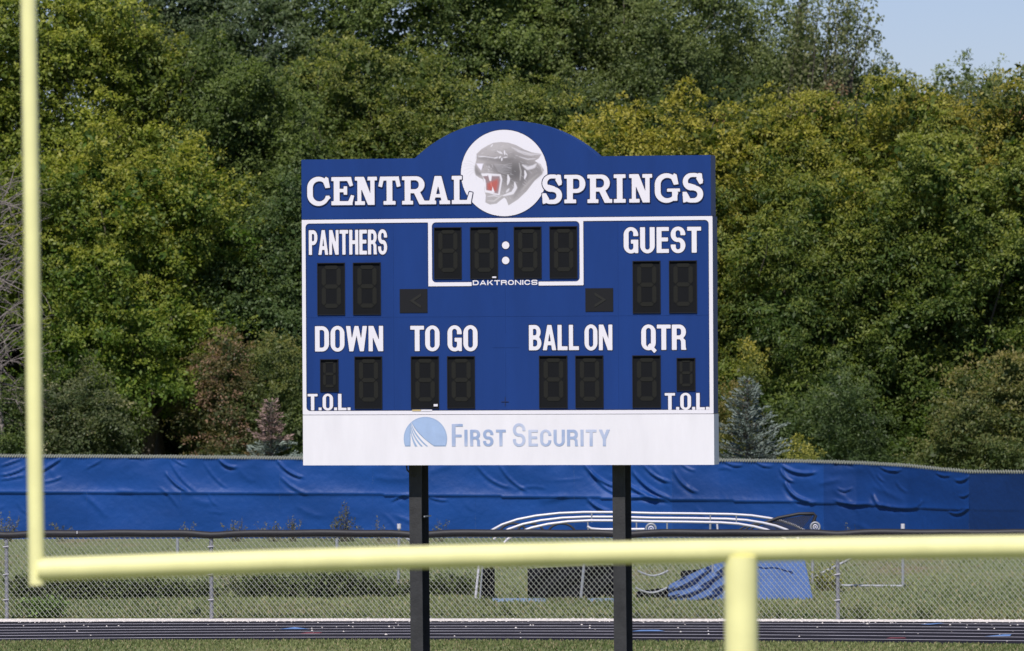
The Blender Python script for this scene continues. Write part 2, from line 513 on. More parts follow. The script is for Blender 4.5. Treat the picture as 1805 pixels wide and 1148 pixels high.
# glyphs: each returns (width, function(X,Y)->sdf), cap height 1
def glyph(ch, t=0.2, h=0.15, w=0.62):
    hr = h
    if ch == 'O' or ch == '0':
        return w, lambda X, Y: mx_(s_rr(X, Y, 0, -.01, w, 1.01, w / 2), -s_rr(X, Y, t, h * .85, w - t, 1 - h * .85, w / 2 - t))
    if ch == 'Q':
        o = glyph('O', t, h, w)[1]
        return w, lambda X, Y: mn(o(X, Y), s_seg(X, Y, (w * .52, .22), (w * .98, -.07), h * .5))
    if ch == 'C':
        o = glyph('O', t, h, w)[1]
        return w, lambda X, Y: mx_(o(X, Y), -s_box(X, Y, w * .5, .36, w + .2, .64))
    if ch == 'G':
        o = glyph('O', t, h, w)[1]
        return w, lambda X, Y: mn(mx_(o(X, Y), -s_box(X, Y, w * .5, .50, w + .2, .66)), s_box(X, Y, w * .5, .52 - h, w, .52), s_box(X, Y, w - t * .65, 0.0, w, .52))
    if ch == 'D':
        r = w * .5
        return w, lambda X, Y: mx_(mn(s_box(X, Y, 0, 0, w * .5, 1), s_rr(X, Y, 0, 0, w, 1, r)), -mn(s_box(X, Y, t, h, w * .5, 1 - h), s_rr(X, Y, t, h, w - t, 1 - h, r - t * .7)))
    def bowl(X, Y, y0, y1, ww):
        r = (y1 - y0) * .5
        return mx_(mn(s_box(X, Y, 0, y0, ww * .5, y1), s_rr(X, Y, 0, y0, ww, y1, min(r, ww * .48))),
                   -mn(s_box(X, Y, t, y0 + h, ww * .5, y1 - h), s_rr(X, Y, t, y0 + h, ww - t, y1 - h, r - h * .7)))
    if ch == 'P':
        return w * .95, lambda X, Y: mn(s_box(X, Y, 0, 0, t, 1), bowl(X, Y, .40, 1, w * .95))
    if ch == 'R':
        return w, lambda X, Y: mn(s_box(X, Y, 0, 0, t, 1), bowl(X, Y, .42, 1, w * .97), s_poly(X, Y, [(w * .42, .5), (w * .72, .5), (w * .93, .38), (w * .95, .1), (w, 0), (w - t * 1.08, 0), (w - t * 1.12, .34), (w * .55, .42)]))
    if ch == 'B':
        return w, lambda X, Y: mn(s_box(X, Y, 0, 0, t, 1), bowl(X, Y, .50 - h * .4, 1, w * .94), bowl(X, Y, 0, .5 + h * .5, w))
    if ch == 'S':
        def f(X, Y):
            up = mx_(s_rr(X, Y, 0, .5 - h * .55, w, 1.01, w * .5), -s_rr(X, Y, t, .5 + h * .5, w - t, 1 - h * .85, w * .5 - t))
            lo = mx_(s_rr(X, Y, 0, -.01, w, .5 + h * .55, w * .5), -s_rr(X, Y, t, h * .85, w - t, .5 - h * .5, w * .5 - t))
            up = mx_(up, -s_box(X, Y, w * .5, .40, w + .2, .68)); lo = mx_(lo, -s_box(X, Y, -.2, .32, w * .5, .60))
            return mn(up, lo)
        return w, f
    if ch == 'U':
        return w, lambda X, Y: mx_(mn(s_rr(X, Y, 0, -.01, w, 1, w / 2), s_box(X, Y, 0, .5, w, 1)), -mn(s_rr(X, Y, t, h * .85, w - t, 1.2, w / 2 - t), s_box(X, Y, t, .5, w - t, 1.3)))
    if ch == 'T':
        ww = w * .95
        return ww, lambda X, Y: mn(s_box(X, Y, 0, 1 - h, ww, 1), s_box(X, Y, ww / 2 - t / 2, 0, ww / 2 + t / 2, 1))
    if ch == 'H':
        return w, lambda X, Y: mn(s_box(X, Y, 0, 0, t, 1), s_box(X, Y, w - t, 0, w, 1), s_box(X, Y, 0, .5 - h * .5, w, .5 + h * .5))
    if ch == 'E':
        ww = w * .84
        return ww, lambda X, Y: mn(s_box(X, Y, 0, 0, t, 1), s_box(X, Y, 0, 0, ww, h), s_box(X, Y, 0, 1 - h, ww, 1), s_box(X, Y, 0, .52 - h / 2, ww * .93, .52 + h / 2))
    if ch == 'F':
        ww = w * .8
        return ww, lambda X, Y: mn(s_box(X, Y, 0, 0, t, 1), s_box(X, Y, 0, 1 - h, ww, 1), s_box(X, Y, 0, .47 - h / 2, ww * .9, .47 + h / 2))
    if ch == 'L':
        ww = w * .8
        return ww, lambda X, Y: mn(s_box(X, Y, 0, 0, t, 1), s_box(X, Y, 0, 0, ww, h))
    if ch == 'I':
        return t, lambda X, Y: s_box(X, Y, 0, 0, t, 1)
    if ch == '.':
        return t * .9, lambda X, Y: s_box(X, Y, 0, 0, t * .9, t * .85)
    if ch == 'N':
        return w * 1.04, lambda X, Y: mn(s_box(X, Y, 0, 0, t * .9, 1), s_box(X, Y, w * 1.04 - t * .9, 0, w * 1.04, 1), s_poly(X, Y, [(0, 1), (t * 1.05, 1), (w * 1.04, 0), (w * 1.04 - t * 1.05, 0)]))
    if ch == 'A':
        ww = w * 1.08
        return ww, lambda X, Y: mn(s_poly(X, Y, [(0, 0), (t, 0), (ww / 2 + .03, .86), (ww / 2 + t * .5, 1), (ww / 2 - t * .5, 1)]),
                                   s_poly(X, Y, [(ww, 0), (ww - t, 0), (ww / 2 - .03, .86), (ww / 2 - t * .5, 1), (ww / 2 + t * .5, 1)]),
                                   s_box(X, Y, ww * .25, .2, ww * .75, .2 + h))
    if ch == 'W':
        ww = w * 1.5; q = ww / 4
        def f(X, Y):
            a = s_poly(X, Y, [(0, 1), (t * .95, 1), (q + t * .42, 0), (q - t * .42, 0)])
            b = s_poly(X, Y, [(q - t * .42, 0), (q + t * .42, 0), (2 * q + t * .42, 1), (2 * q - t * .42, 1)])
            c = s_poly(X, Y, [(2 * q - t * .42, 1), (2 * q + t * .42, 1), (3 * q + t * .42, 0), (3 * q - t * .42, 0)])
            d = s_poly(X, Y, [(3 * q - t * .42, 0), (3 * q + t * .42, 0), (ww, 1), (ww - t * .95, 1)])
            return mn(a, b, c, d)
        return ww, f
    if ch == 'K':
        return w, lambda X, Y: mn(s_box(X, Y, 0, 0, t, 1), s_poly(X, Y, [(t * .8, .38), (w * .72, 1), (w, 1), (t * 1.2, .3)]), s_poly(X, Y, [(w * .34, .6), (w * .5, .72), (w, 0), (w * .72, 0)]))
    if ch == 'Y':
        return w, lambda X, Y: mn(s_box(X, Y, w / 2 - t / 2, 0, w / 2 + t / 2, .5), s_poly(X, Y, [(0, 1), (t * 1.1, 1), (w / 2 + t * .5, .42), (w / 2 - t * .5, .42)]), s_poly(X, Y, [(w, 1), (w - t * 1.1, 1), (w / 2 - t * .5, .42), (w / 2 + t * .5, .42)]))
    raise KeyError(ch)

def slab(ch):
    """slab serif bold capitals, width ~0.78"""
    t, h, s = .20, .14, .13
    if ch == 'I':
        w = .42
        return w, lambda X, Y: mn(s_box(X, Y, w / 2 - t / 2, 0, w / 2 + t / 2, 1), s_box(X, Y, 0, 0, w, s), s_box(X, Y, 0, 1 - s, w, 1))
    if ch == 'E':
        w = .76
        return w, lambda X, Y: mn(s_box(X, Y, .08, 0, .08 + t, 1), s_box(X, Y, 0, 0, w - .04, h), s_box(X, Y, 0, 1 - h, w - .08, 1), s_box(X, Y, .1, .46, .5, .58),
                                  s_box(X, Y, .42, .37, .54, .67), s_poly(X, Y, [(w - .22, .05), (w - .06, 0), (w + .02, .33), (w - .09, .36)]), s_poly(X, Y, [(w - .26, .95), (w - .09, 1), (w - .02, .70), (w - .13, .66)]))
    if ch == 'L':
        w = .74
        return w, lambda X, Y: mn(s_box(X, Y, .08, 0, .08 + t, 1), s_box(X, Y, 0, 0, w - .04, h), s_box(X, Y, 0, 1 - s, .37, 1), s_poly(X, Y, [(w - .22, .05), (w - .06, 0), (w + .02, .40), (w - .10, .43)]))
    if ch == 'T':
        w = .78
        return w, lambda X, Y: mn(s_box(X, Y, w / 2 - t / 2, 0, w / 2 + t / 2, 1), s_box(X, Y, w / 2 - .21, 0, w / 2 + .21, s), s_box(X, Y, .06, 1 - h, w - .06, 1),
                                  s_poly(X, Y, [(.07, 1.01), (.2, .95), (.13, .62), (0, .66)]), s_poly(X, Y, [(w - .07, 1.01), (w - .2, .95), (w - .13, .62), (w, .66)]))
    if ch == 'N':
        w = .80
        return w, lambda X, Y: mn(s_box(X, Y, .09, 0, .09 + t * .7, 1), s_box(X, Y, w - .09 - t * .75, 0, w - .09, 1), s_poly(X, Y, [(.06, 1), (.33, 1), (w - .09, 0), (w - .33, 0)]),
                                  s_box(X, Y, 0, 0, .36, s), s_box(X, Y, 0, 1 - s, .3, 1), s_box(X, Y, w - .34, 1 - s, w, 1))
    if ch == 'A':
        w = .84
        return w, lambda X, Y: mn(s_poly(X, Y, [(.07, 0), (.25, 0), (w / 2 + .03, .8), (w / 2 + .12, 1), (w / 2 - .13, 1)]), s_poly(X, Y, [(w - .05, 0), (w - .28, 0), (w / 2 - .03, .78), (w / 2 - .06, 1), (w / 2 + .11, 1)]),
                                  s_box(X, Y, .25, .24, w - .25, .24 + .12), s_box(X, Y, 0, 0, .34, s), s_box(X, Y, w - .38, 0, w, s))
    def bw(X, Y, y0, y1, w):
        r = (y1 - y0) * .5
        return mx_(mn(s_box(X, Y, .1, y0, w * .6, y1), s_rr(X, Y, .1, y0, w, y1, r)), -mn(s_box(X, Y, .1 + t, y0 + h, w * .6, y1 - h), s_rr(X, Y, .1 + t, y0 + h, w - t, y1 - h, r - h * .8)))
    if ch == 'P':
        w = .72
        return w, lambda X, Y: mn(s_box(X, Y, .09, 0, .09 + t, 1), s_box(X, Y, 0, 0, .40, s), s_box(X, Y, 0, 1 - s, .3, 1), bw(X, Y, .36, 1, w))
    if ch == 'R':
        w = .86
        return w, lambda X, Y: mn(s_box(X, Y, .09, 0, .09 + t, 1), s_box(X, Y, 0, 0, .38, s), s_box(X, Y, 0, 1 - s, .3, 1), bw(X, Y, .40, 1, .78), s_poly(X, Y, [(.38, .48), (.6, .48), (.80, .08), (.78, 0), (.60, 0)]), s_box(X, Y, .60, 0, w, s))
    if ch in 'CG':
        w = .78
        def f(X, Y):
            o = mx_(s_rr(X, Y, 0, -.02, w + .02, 1.02, .43), -s_rr(X, Y, t, .14, w - .12, .86, .28))
            o = mx_(o, -s_box(X, Y, w * .62, .34, w + .3, .66))
            o = mn(o, s_poly(X, Y, [(w - .12, 1.02), (w - .03, .97), (w + .03, .63), (w - .13, .61), (w - .22, .84)]))
            if ch == 'C':
                o = mx_(o, -s_box(X, Y, w * .66, .25, w + .3, .66) ) if False else o
                o = mn(o, s_seg(X, Y, (w - .2, .1), (w + .01, .31), .06))
                o = mn(o, s_poly(X, Y, [(w - .12, 1.02), (w - .03, .97), (w + .03, .63), (w - .13, .61), (w - .22, .84)]))
            else:
                o = mn(o, s_box(X, Y, w - .19, .05, w - .01, .45), s_box(X, Y, w - .36, .37, w + .08, .48))
            return o
        return w + (.08 if ch == 'G' else .02), f
    if ch == 'S':
        w = .72
        def f(X, Y):
            up = mx_(s_rr(X, Y, 0.01, .41, w, 1.02, .31), -s_rr(X, Y, .19, .57, w - .1, .88, .16))
            lo = mx_(s_rr(X, Y, 0, -.02, w, .57, .29), -s_rr(X, Y, .1, .13, w - .2, .41, .15))
            up = mx_(up, -s_box(X, Y, w * .5, .35, w + .2, .72)); lo = mx_(lo, -s_box(X, Y, -.2, .28, w * .42, .62))
            mid = s_poly(X, Y, [(.07, .62), (.22, .46), (w - .22, .37), (w - .08, .38), (w - .04, .44), (w - .28, .60), (.24, .66)])
            return mn(up, lo, mid, s_poly(X, Y, [(w - .16, 1.02), (w - .04, 1.0), (w - .01, .66), (w - .12, .62), (w - .24, .82)]), s_poly(X, Y, [(.02, -.02), (.12, 0), (.26, .15), (.14, .36), (0, .36)]))
        return w, f
    raise KeyError(ch)

# ------------------------------------------------------------------ SCOREBOARD
TH = math.radians(12.0)
BD = 80.0
BO = at(895, 591, BD)                         # reference point on the board's front plane
Udir = np.array([math.cos(TH), -math.sin(TH), 0.0])
Ndir = np.array([-math.sin(TH), -math.cos(TH), 0.0])   # towards the viewer
def uv(px, py):
    d = ray(px, py)
    t = np.dot(BO - CP, Ndir) / np.dot(d, Ndir)
    p = CP + d * t
    return float(np.dot(p - BO, Udir)), float(p[2])
def W(u, v, n=0.0):
    p = BO + Udir * u + Ndir * n
    return (p[0], p[1], v)
PXS = BD / F
PXM = PXS / math.cos(TH)

board = empty('scoreboard', W(0, 0), 'blue football scoreboard with white lettering and panther emblem on two black posts', 'scoreboard')

def slab_box(name, u0, v0, u1, v1, n0, n1, mat, parent=board, bev=0.0):
    mb = MB()
    P = [W(u, v, n) for n in (n1, n0) for (u, v) in ((u0, v0), (u1, v0), (u1, v1), (u0, v1))]
    mb.add(P, [(0, 1, 2, 3), (7, 6, 5, 4), (4, 5, 1, 0), (5, 6, 2, 1), (6, 7, 3, 2), (7, 4, 0, 3)])
    return mb.build(name, mat, parent)
def uvmesh(name, V, Fc, n, mat, parent=board):
    mb = MB(); mb.add([W(a, b, n) for a, b in V], Fc)
    return mb.build(name, mat, parent)

uL, _ = uv(533, 560); uR, _ = uv(1257, 560)
vT = (uv(533, 386)[1] + uv(1257, 382.5)[1]) / 2
vB = (uv(534, 731)[1] + uv(1257, 730)[1]) / 2
DEP = 0.32
# main cabinet: four blue face panels that show faint seams, plus the body behind them
slab_box('cabinet', uL + .002, vB + .002, uR - .002, vT - .002, -DEP, -0.004, M['board_blue'])
us = [uL, uv(694, 560)[0], uv(891, 560)[0], uv(1090, 560)[0], uR]
vm = uv(1257, 556)[1]
for a, b in zip(us[:-1], us[1:]):
    for c, d in ((vB, vm), (vm, vT)):
        slab_box('face_panel', a + .0012, c + .0012, b - .0012, d - .0012, -0.004, 0.0, M['board_blue'])
# header with arch
hT = (uv(532, 281)[1] + uv(1253, 274)[1]) / 2
hL = uv(531.5, 330)[0]; hR = uv(1253, 330)[0]
aL = uv(731, 280)[0]; aR = uv(1053, 275)[0]
aTop = uv(889, 212.5)[1]
sag = aTop - hT; half = (aR - aL) / 2; Rr = (half ** 2 + sag ** 2) / (2 * sag); ac = (aL + aR) / 2
pts = [(hL, vT + .004), (hR, vT + .004), (hR, hT), (aR, hT)]
a_max = math.asin(half / Rr)
NA = 40
for k in range(1, NA):
    a = a_max - 2 * a_max * k / NA
    pts.append((ac + Rr * math.sin(a), aTop - Rr + Rr * math.cos(a)))
pts += [(aL, hT), (hL, hT)]
mb = MB(); n = len(pts)
nf = 0.0
mb.add([W(u, v, nf) for u, v in pts] + [W(u, v, -DEP) for u, v in pts],
       [tuple(range(n)), tuple(range(2 * n - 1, n - 1, -1))] + [(i + n, (i + 1) % n + n, (i + 1) % n, i) for i in range(n)])
header = mb.build('header_panel', M['board_blue'], board)
# sponsor panel
sL = uv(534.5, 775)[0]; sR = uv(1259, 775)[0]
sT = vB - .004
sB = (uv(535, 820.5)[1] + uv(1259, 819.5)[1]) / 2
sponsor = slab_box('sponsor_panel', sL, sB, sR, sT, -DEP + .01, 0.012, M['sponsor_white'])
# thin seam / joint lines on the sponsor panel
# ---- white trim
def trim():
    st = 0.0075
    X, Y = np.meshgrid(np.arange(uL - .03, uR + .03, st), np.arange(vB - .03, vT + .03, st))
    wv = 6.6 * PXM; wh = 6.8 * PXS
    o = s_box(X, Y, uL, vB + .002, uR, vT - .002)
    iL = uL + wv; iR = uR - wv; iB = vB + wh; iT = vT - wh
    cx0 = uv(755, 450)[0]; cx1 = uv(1028.5, 450)[0]; cy0 = uv(890, 504)[1]
    inner_rect = s_rr(X, Y, iL, iB, iR, iT, 0.05)
    o = mx_(o, -inner_rect)
    clock = mx_(s_box(X, Y, cx0, cy0, cx1, vT - .003), -s_rr(X, Y, cx0 + wv, cy0 + wh, cx1 - wv, iT, 0.05))
    clock = mx_(clock, -s_box(X, Y, uv(831.5, 500)[0], cy0 - .1, uv(949.5, 500)[0], cy0 + wh * 1.8))
    Fd = mn(o, clock)
    x0, y0 = X[0, 0], Y[0, 0]
    V, Fc = contour(Fd - 0.008, x0, y0, st)
    lim = lambda p: (min(max(p[0], uL), uR), min(max(p[1], vB), vT))
    uvmesh('trim_outline', [lim(p) for p in V], Fc, 0.003, M['board_outline'])
    V, Fc = contour(Fd, x0, y0, st)
    uvmesh('trim_stripe', V, Fc, 0.006, M['white_vinyl'])
trim()

def word(text, x0, ytop, x1, ybot, font='sans', out=0.0085, gap=None, mat='white_vinyl', label=None, t=.2, h=.15, w=.62, n0=0.003, space=.28, sizes=None, at_px=None, res=None, ox=0.0):
    """text between photo pixels on the board plane"""
    ua, va = uv(x0, (ytop + ybot) / 2)[0], uv((x0 + x1) / 2, ybot)[1]
    ub, vb = uv(x1, (ytop + ybot) / 2)[0], uv((x0 + x1) / 2, ytop)[1]
    Hh = vb - va
    if gap is None: gap = .05
    items = []; cx = 0
    for k, ch in enumerate(text):
        if ch == ' ': cx += space; continue
        sz = 1.0 if sizes is None else sizes[k]
        gw, gf = slab(ch) if font == 'slab' else glyph(ch, t / sz, h / sz, w)
        items.append((cx, gw * sz, gf, sz)); cx += gw * sz + gap
    tot = cx - gap
    sx = (ub - ua) / tot / Hh      # horizontal squeeze
    st = res or Hh / 46
    pad = 3 * st + out
    X, Y = np.meshgrid(np.arange(ua - pad, ub + pad, st), np.arange(va - pad - .05 * Hh, vb + pad, st))
    Fd = np.full(X.shape, 9.0)
    for k, (c, gw, gf, sz) in enumerate(items):
        if at_px is not None:
            g0 = uv(at_px[k][0], (ytop + ybot) / 2)[0]; g1 = uv(at_px[k][1], (ytop + ybot) / 2)[0]
            kx = (g1 - g0) / gw
        else:
            g0 = ua + c * sx * Hh; kx = sx * Hh
        GX = (X - g0) / (kx * sz) if at_px is None else (X - g0) / kx
        GY = (Y - va) / (Hh * sz)
        scale = min(Hh, kx) * sz
        # metric correction: blend of axes
        d = gf(GX, GY) * scale
        Fd = np.minimum(Fd, d)
    if out > 0:
        V, Fc = contour(Fd - out, X[0, 0], Y[0, 0], st)
        oo = uvmesh('letter_outline', V, Fc, n0, M['board_outline'])
    V, Fc = contour(Fd, X[0, 0], Y[0, 0], st)
    o = uvmesh('lettering', V, Fc, n0 + 0.003, M[mat])
    if label: o['label'] = label
    if out > 0:
        oo.parent = o; oo.location = (0, 0, 0)
    return o

z1 = lambda x: 520 + x / 4.415
z2 = lambda x: 880 + x / 4.415
word('CENTRAL', 541.5, 311.5, 832, 361, 'slab', 0.011, n0=0.010, label='white slab letters reading CENTRAL',
     at_px=[(z1(a), z1(b)) for a, b in ((97, 272), (285, 458), (468, 640), (650, 824), (835, 1028), (1026, 1208), (1222, 1380))])
word('SPRINGS', 956, 307.5, 1240, 357.5, 'slab', 0.011, n0=0.010, label='white slab letters reading SPRINGS',
     at_px=[(z2(a), z2(b)) for a, b in ((335, 490), (508, 672), (688, 880), (893, 985), (1013, 1192), (1212, 1408), (1428, 1588))])
word('PANTHERS', 544.5, 405.5, 682.5, 449, gap=.07, t=.215, label='narrow white letters reading PANTHERS')
word('GUEST', 1099.5, 400.5, 1236, 446, gap=.08, t=.21, label='white letters reading GUEST')
word('DOWN', 555.5, 575, 675.5, 619.5, gap=.07, t=.205, label='white letters reading DOWN')
word('TO', 723.5, 574.5, 775, 619, gap=.05, t=.205, label='white letters reading TO')
word('GO', 789, 574, 842, 619, gap=.07, t=.205, label='white letters reading GO')
word('BALL', 932.5, 573, 1020.5, 617.5, gap=.07, t=.205, label='white letters reading BALL')
word('ON', 1030.5, 572.5, 1079.5, 617.5, gap=.07, t=.205, label='white letters reading ON')
word('QTR', 1130.5, 572.5, 1210, 617, gap=.05, t=.205, label='white letters reading QTR')
word('T.O.L.', 542.5, 694.5, 618, 723.5, gap=.06, t=.20, label='small white letters reading T.O.L. under the left digit')
word('T.O.L.', 1172, 693, 1250, 722.5, gap=.06, t=.20, label='small white letters reading T.O.L. under the right digit')
word('DAKTRONICS', 833.5, 494, 947.5, 502.6, gap=.2, t=.24, h=.22, w=1.25, out=0.0, n0=0.004, label='tiny wide white maker name below the clock', res=.0022)
word('I', 868, 487.6, 875, 490.6, out=0, n0=0.006, res=.002)
# sponsor lettering
m, nt, p = mat_new('faded_print')
tc = nt.nodes.new('ShaderNodeTexCoord')
no = nt.nodes.new('ShaderNodeTexNoise'); no.inputs['Scale'].default_value = 2.6; no.inputs['Detail'].default_value = 3
nt.links.new(tc.outputs['Object'], no.inputs['Vector'])
cr = nt.nodes.new('ShaderNodeValToRGB')
cr.color_ramp.elements[0].position = .35; cr.color_ramp.elements[0].color = (.29, .37, .56, 1)
cr.color_ramp.elements[1].position = .68; cr.color_ramp.elements[1].color = (.56, .59, .71, 1)
nt.links.new(no.outputs[0], cr.inputs[0]); nt.links.new(cr.outputs[0], p.inputs['Base Color'])
p.inputs['Roughness'].default_value = .5
M['faded'] = m
M['logo_blue'] = plain('logo_blue', (.34, .45, .66), .45, noise=.08, nscale=6)
M['logo_edge'] = plain('logo_edge', (.30, .40, .58), .5)
z8x = lambda x: 690 + x / 4.402
z8y = lambda y: 720 + y / 4.402
word('F', z8x(470), z8y(121), z8x(556), z8y(295), out=0, n0=.013, mat='faded', t=.17, h=.115, w=.62, label='faded blue capital F')
word('IRST', z8x(568), z8y(165), z8x(890), z8y(293), out=0, n0=.013, mat='faded', gap=.16, t=.2, h=.16, w=.66, label='faded blue small capitals completing FIRST')
word('S', z8x(944), z8y(118), z8x(1042), z8y(295), out=0, n0=.013, mat='faded', t=.15, h=.12, w=.6, label='faded blue capital S')
word('ECURITY', z8x(1065), z8y(165), z8x(1698), z8y(293), out=0, n0=.013, mat='faded', gap=.14, t=.2, h=.16, w=.72, label='faded blue small capitals completing SECURITY')
# half globe logo with white sweeps
def globe():
    st = .0035
    c = uv(750.3, 773.5); r = (uv(788.5, 773)[0] - uv(712, 773)[0]) / 2
    rv = c[1] - uv(750, 735)[1]; rv = abs(rv)
    yb = uv(750, 787)[1]
    X, Y = np.meshgrid(np.arange(c[0] - r - .03, c[0] + r + .03, st), np.arange(yb - .03, c[1] + rv + .03, st))
    Q = (np.hypot((X - c[0]) / r, (Y - c[1]) / rv) - 1) * r
    Fd = mx_(Q, yb - Y)
    # sweeps: bands whose bottom x moves right
    top = uv(z8x(150), z8y(95))
    def cur(bx, k):
        b = uv(z8x(bx), z8y(297)); s = np.clip((top[1] - Y) / (top[1] - b[1]), 0, 1.3)
        return top[0] + (b[0] - top[0]) * (k * s + (1 - k) * s ** 2.2)
    bands = np.full(X.shape, 9.0)
    for a, b, k in ((150, 185, -.55), (205, 232, -.15), (248, 275, .15), (290, 338, .42)):
        xl = cur(a, k); xr = cur(b, k + .05)
        bands = np.minimum(bands, np.maximum(xl - X, X - xr) + np.clip((Y - top[1]), 0, 1) * 3)
    V, Fc = contour(mx_(Fd, -bands), X[0, 0], Y[0, 0], st)
    lg = uvmesh('sponsor_logo', V, Fc, .0145, M['logo_edge'])
    V, Fc = contour(mx_(Fd + .012, -(bands - .012)), X[0, 0], Y[0, 0], st)
    lb = uvmesh('logo_fill', V, Fc, .0165, M['logo_blue'], lg)
globe()

# ---- emblem disc with panther head (printed picture)
def emblem():
    NN = 220
    L = np.linspace(60, 1145, NN)            # zoomed-photo units (6.755 per photo px), origin at photo (800,220)
    GX, GY = np.meshgrid(L, L)
    C = np.ones((NN, NN, 3)) * np.array([.74, .71, .765])
    def sm(d, soft): return np.clip(0.5 - d / soft, 0, 1)[..., None]
    def over(mask, col, a=1.0):
        nonlocal C
        C = C * (1 - mask * a) + np.asarray(col) * mask * a
    def line(pts, w, col, a=1.0, soft=10):
        d = np.full(GX.shape, 1e9)
        for k, (p, q) in enumerate(zip(pts[:-1], pts[1:])):
            ex, ey = q[0] - p[0], q[1] - p[1]
            t = np.clip(((GX - p[0]) * ex + (GY - p[1]) * ey) / (ex * ex + ey * ey + 1e-9), 0, 1)
            tt = (k + t) / (len(pts) - 1)
            ww = w * np.sin(math.pi * np.clip(tt * .9 + .05, 0, 1)) ** .6
            d = np.minimum(d, np.hypot(GX - p[0] - ex * t, GY - p[1] - ey * t) - ww)
        over(sm(d, soft), col, a)
    def poly(pts, col, a=1.0, soft=10): over(sm(s_poly(GX, GY, pts), soft), col, a)
    head = [(250, 545), (255, 470), (275, 400), (270, 350), (330, 292), (400, 250), (470, 216), (560, 206), (650, 214), (740, 242), (840, 296), (930, 330), (1045, 348), (1015, 400), (965, 432), (1035, 470), (1072, 540), (1050, 592), (965, 665), (865, 795), (765, 890), (652, 962), (625, 890), (602, 868), (560, 898), (510, 940), (430, 952), (376, 925), (382, 838), (368, 800), (362, 700), (345, 650), (305, 632), (262, 602)]
    hm = sm(s_poly(GX, GY, head), 8)
    base = np.ones_like(C) * np.array([.41, .375, .385])
    shade = np.exp(-(((GX - 720) / 230) ** 2 + ((GY - 560) / 210) ** 2))[..., None]
    base = base * (1 - .70 * shade)
    hi = np.exp(-(((GX - 560) / 200) ** 2 + ((GY - 265) / 60) ** 2))[..., None]
    base = base + .07 * hi
    low = np.clip((GY - 700) / 300, 0, 1)[..., None]; base = base * (1 - low * .3) + .38 * low * .3
    rg = np.random.default_rng(3)
    C = C * (1 - hm) + base * hm
    D = (.12, .11, .115); Wt = (.74, .71, .765); G = (.5, .47, .48)
    # dark brow / muzzle modelling
    line([(280, 395), (420, 410), (560, 425), (700, 410)], 26, D, .45, 40)
    line([(400, 470), (500, 520), (640, 560), (760, 600)], 40, D, .45, 60)
    line([(255, 500), (280, 570), (320, 600)], 26, D, .5, 30)
    line([(800, 500), (850, 600), (800, 720), (720, 860)], 30, D, .4, 60)
    line([(950, 480), (1020, 560), (940, 650)], 40, D, .4, 60)
    for k in range(170):                      # short fur strokes
        x_ = rg.uniform(290, 1000); y_ = rg.uniform(235, 880)
        if not bool(np.asarray(s_poly(np.array([[x_]]), np.array([[y_]]), head))[0, 0] < -22): continue
        an = .25 + (x_ - 600) / 900 + (y_ - 500) / 700 + rg.normal(0, .15); L2 = rg.uniform(20, 55)
        line([(x_, y_), (x_ + L2 * math.cos(an), y_ + L2 * math.sin(an))], rg.uniform(1.5, 4), D if rg.random() < .55 else Wt, rg.uniform(.15, .4), 7)
    # ear + back of head light strokes
    line([(690, 270), (800, 320), (920, 352), (1035, 352)], 10, Wt, .55, 16)
    line([(720, 300), (840, 352), (950, 372)], 5, Wt, .5, 12)
    line([(780, 380), (880, 412), (970, 405)], 7, Wt, .6, 14)
    line([(820, 480), (880, 520), (950, 500), (980, 470)], 20, Wt, .75, 18)
    line([(990, 440), (1045, 500), (1055, 560)], 7, Wt, .5, 14)
    # eye glints
    for a, b, w in (((515, 310), (560, 345), 6), ((545, 315), (580, 350), 6), ((603, 308), (608, 360), 9), ((560, 375), (540, 400), 9), ((530, 385), (480, 400), 6), ((575, 395), (570, 430), 9), ((590, 392), (640, 385), 6), ((620, 340), (640, 365), 5), ((465, 235), (440, 265), 6)):
        line([a, b], w, Wt, .9, 9)
    line([(290, 372), (400, 384), (520, 400)], 5, Wt, .7, 9)
    line([(290, 385), (370, 378)], 5, Wt, .7, 9)
    # nose
    poly([(268, 462), (355, 464), (340, 510), (325, 545), (300, 515)], (.78, .74, .84), .95, 12)
    line([(350, 470), (345, 520)], 5, D, .5, 12)
    for k in range(9):
        a = rg.uniform(380, 460), rg.uniform(470, 540)
        line([a, (a[0] + 12, a[1] + 18)], 3, Wt, .4, 8)
    # cheek whiskers
    for k in range(7):
        y0 = 470 + k * 14
        line([(480 + k * 8, y0), (600, y0 + 10 + k * 3), (690, y0 - 10 + k * 9)], 3, Wt, .35, 10)
    for k, (a, b) in enumerate([((250, 490), (110, 465)), ((248, 500), (100, 500)), ((250, 520), (120, 545)), ((250, 540), (150, 590)), ((255, 470), (150, 430)), ((260, 600), (270, 660)), ((246, 560), (180, 620))]):
        line([a, ((a[0] + b[0]) / 2, (a[1] + b[1]) / 2 - 12), b], 3, (.55, .52, .55), .55, 8)
    # mouth
    poly([(325, 585), (400, 578), (480, 585), (560, 590), (578, 650), (560, 760), (545, 842), (470, 830), (375, 800), (362, 720), (355, 640)], Wt, .9, 10)
    poly([(345, 615), (410, 600), (470, 612), (545, 612), (556, 660), (540, 760), (528, 822), (470, 812), (385, 780), (385, 700), (370, 650)], (.24, .15, .16), .9, 16)
    poly([(398, 705), (425, 690), (468, 668), (520, 650), (530, 690), (512, 780), (480, 800), (402, 776)], (.46, .09, .07), .85, 34)
    line([(440, 670), (450, 740)], 6, (.75, .25, .2), .6, 12)
    poly([(328, 580), (405, 590), (400, 612), (350, 610)], Wt, .95, 7)
    poly([(405, 590), (455, 595), (446, 668), (428, 672)], Wt, 1, 6)
    poly([(352, 640), (376, 655), (380, 740), (362, 735)], Wt, .95, 7)
    poly([(368, 778), (478, 792), (478, 812), (372, 808)], Wt, .95, 7)
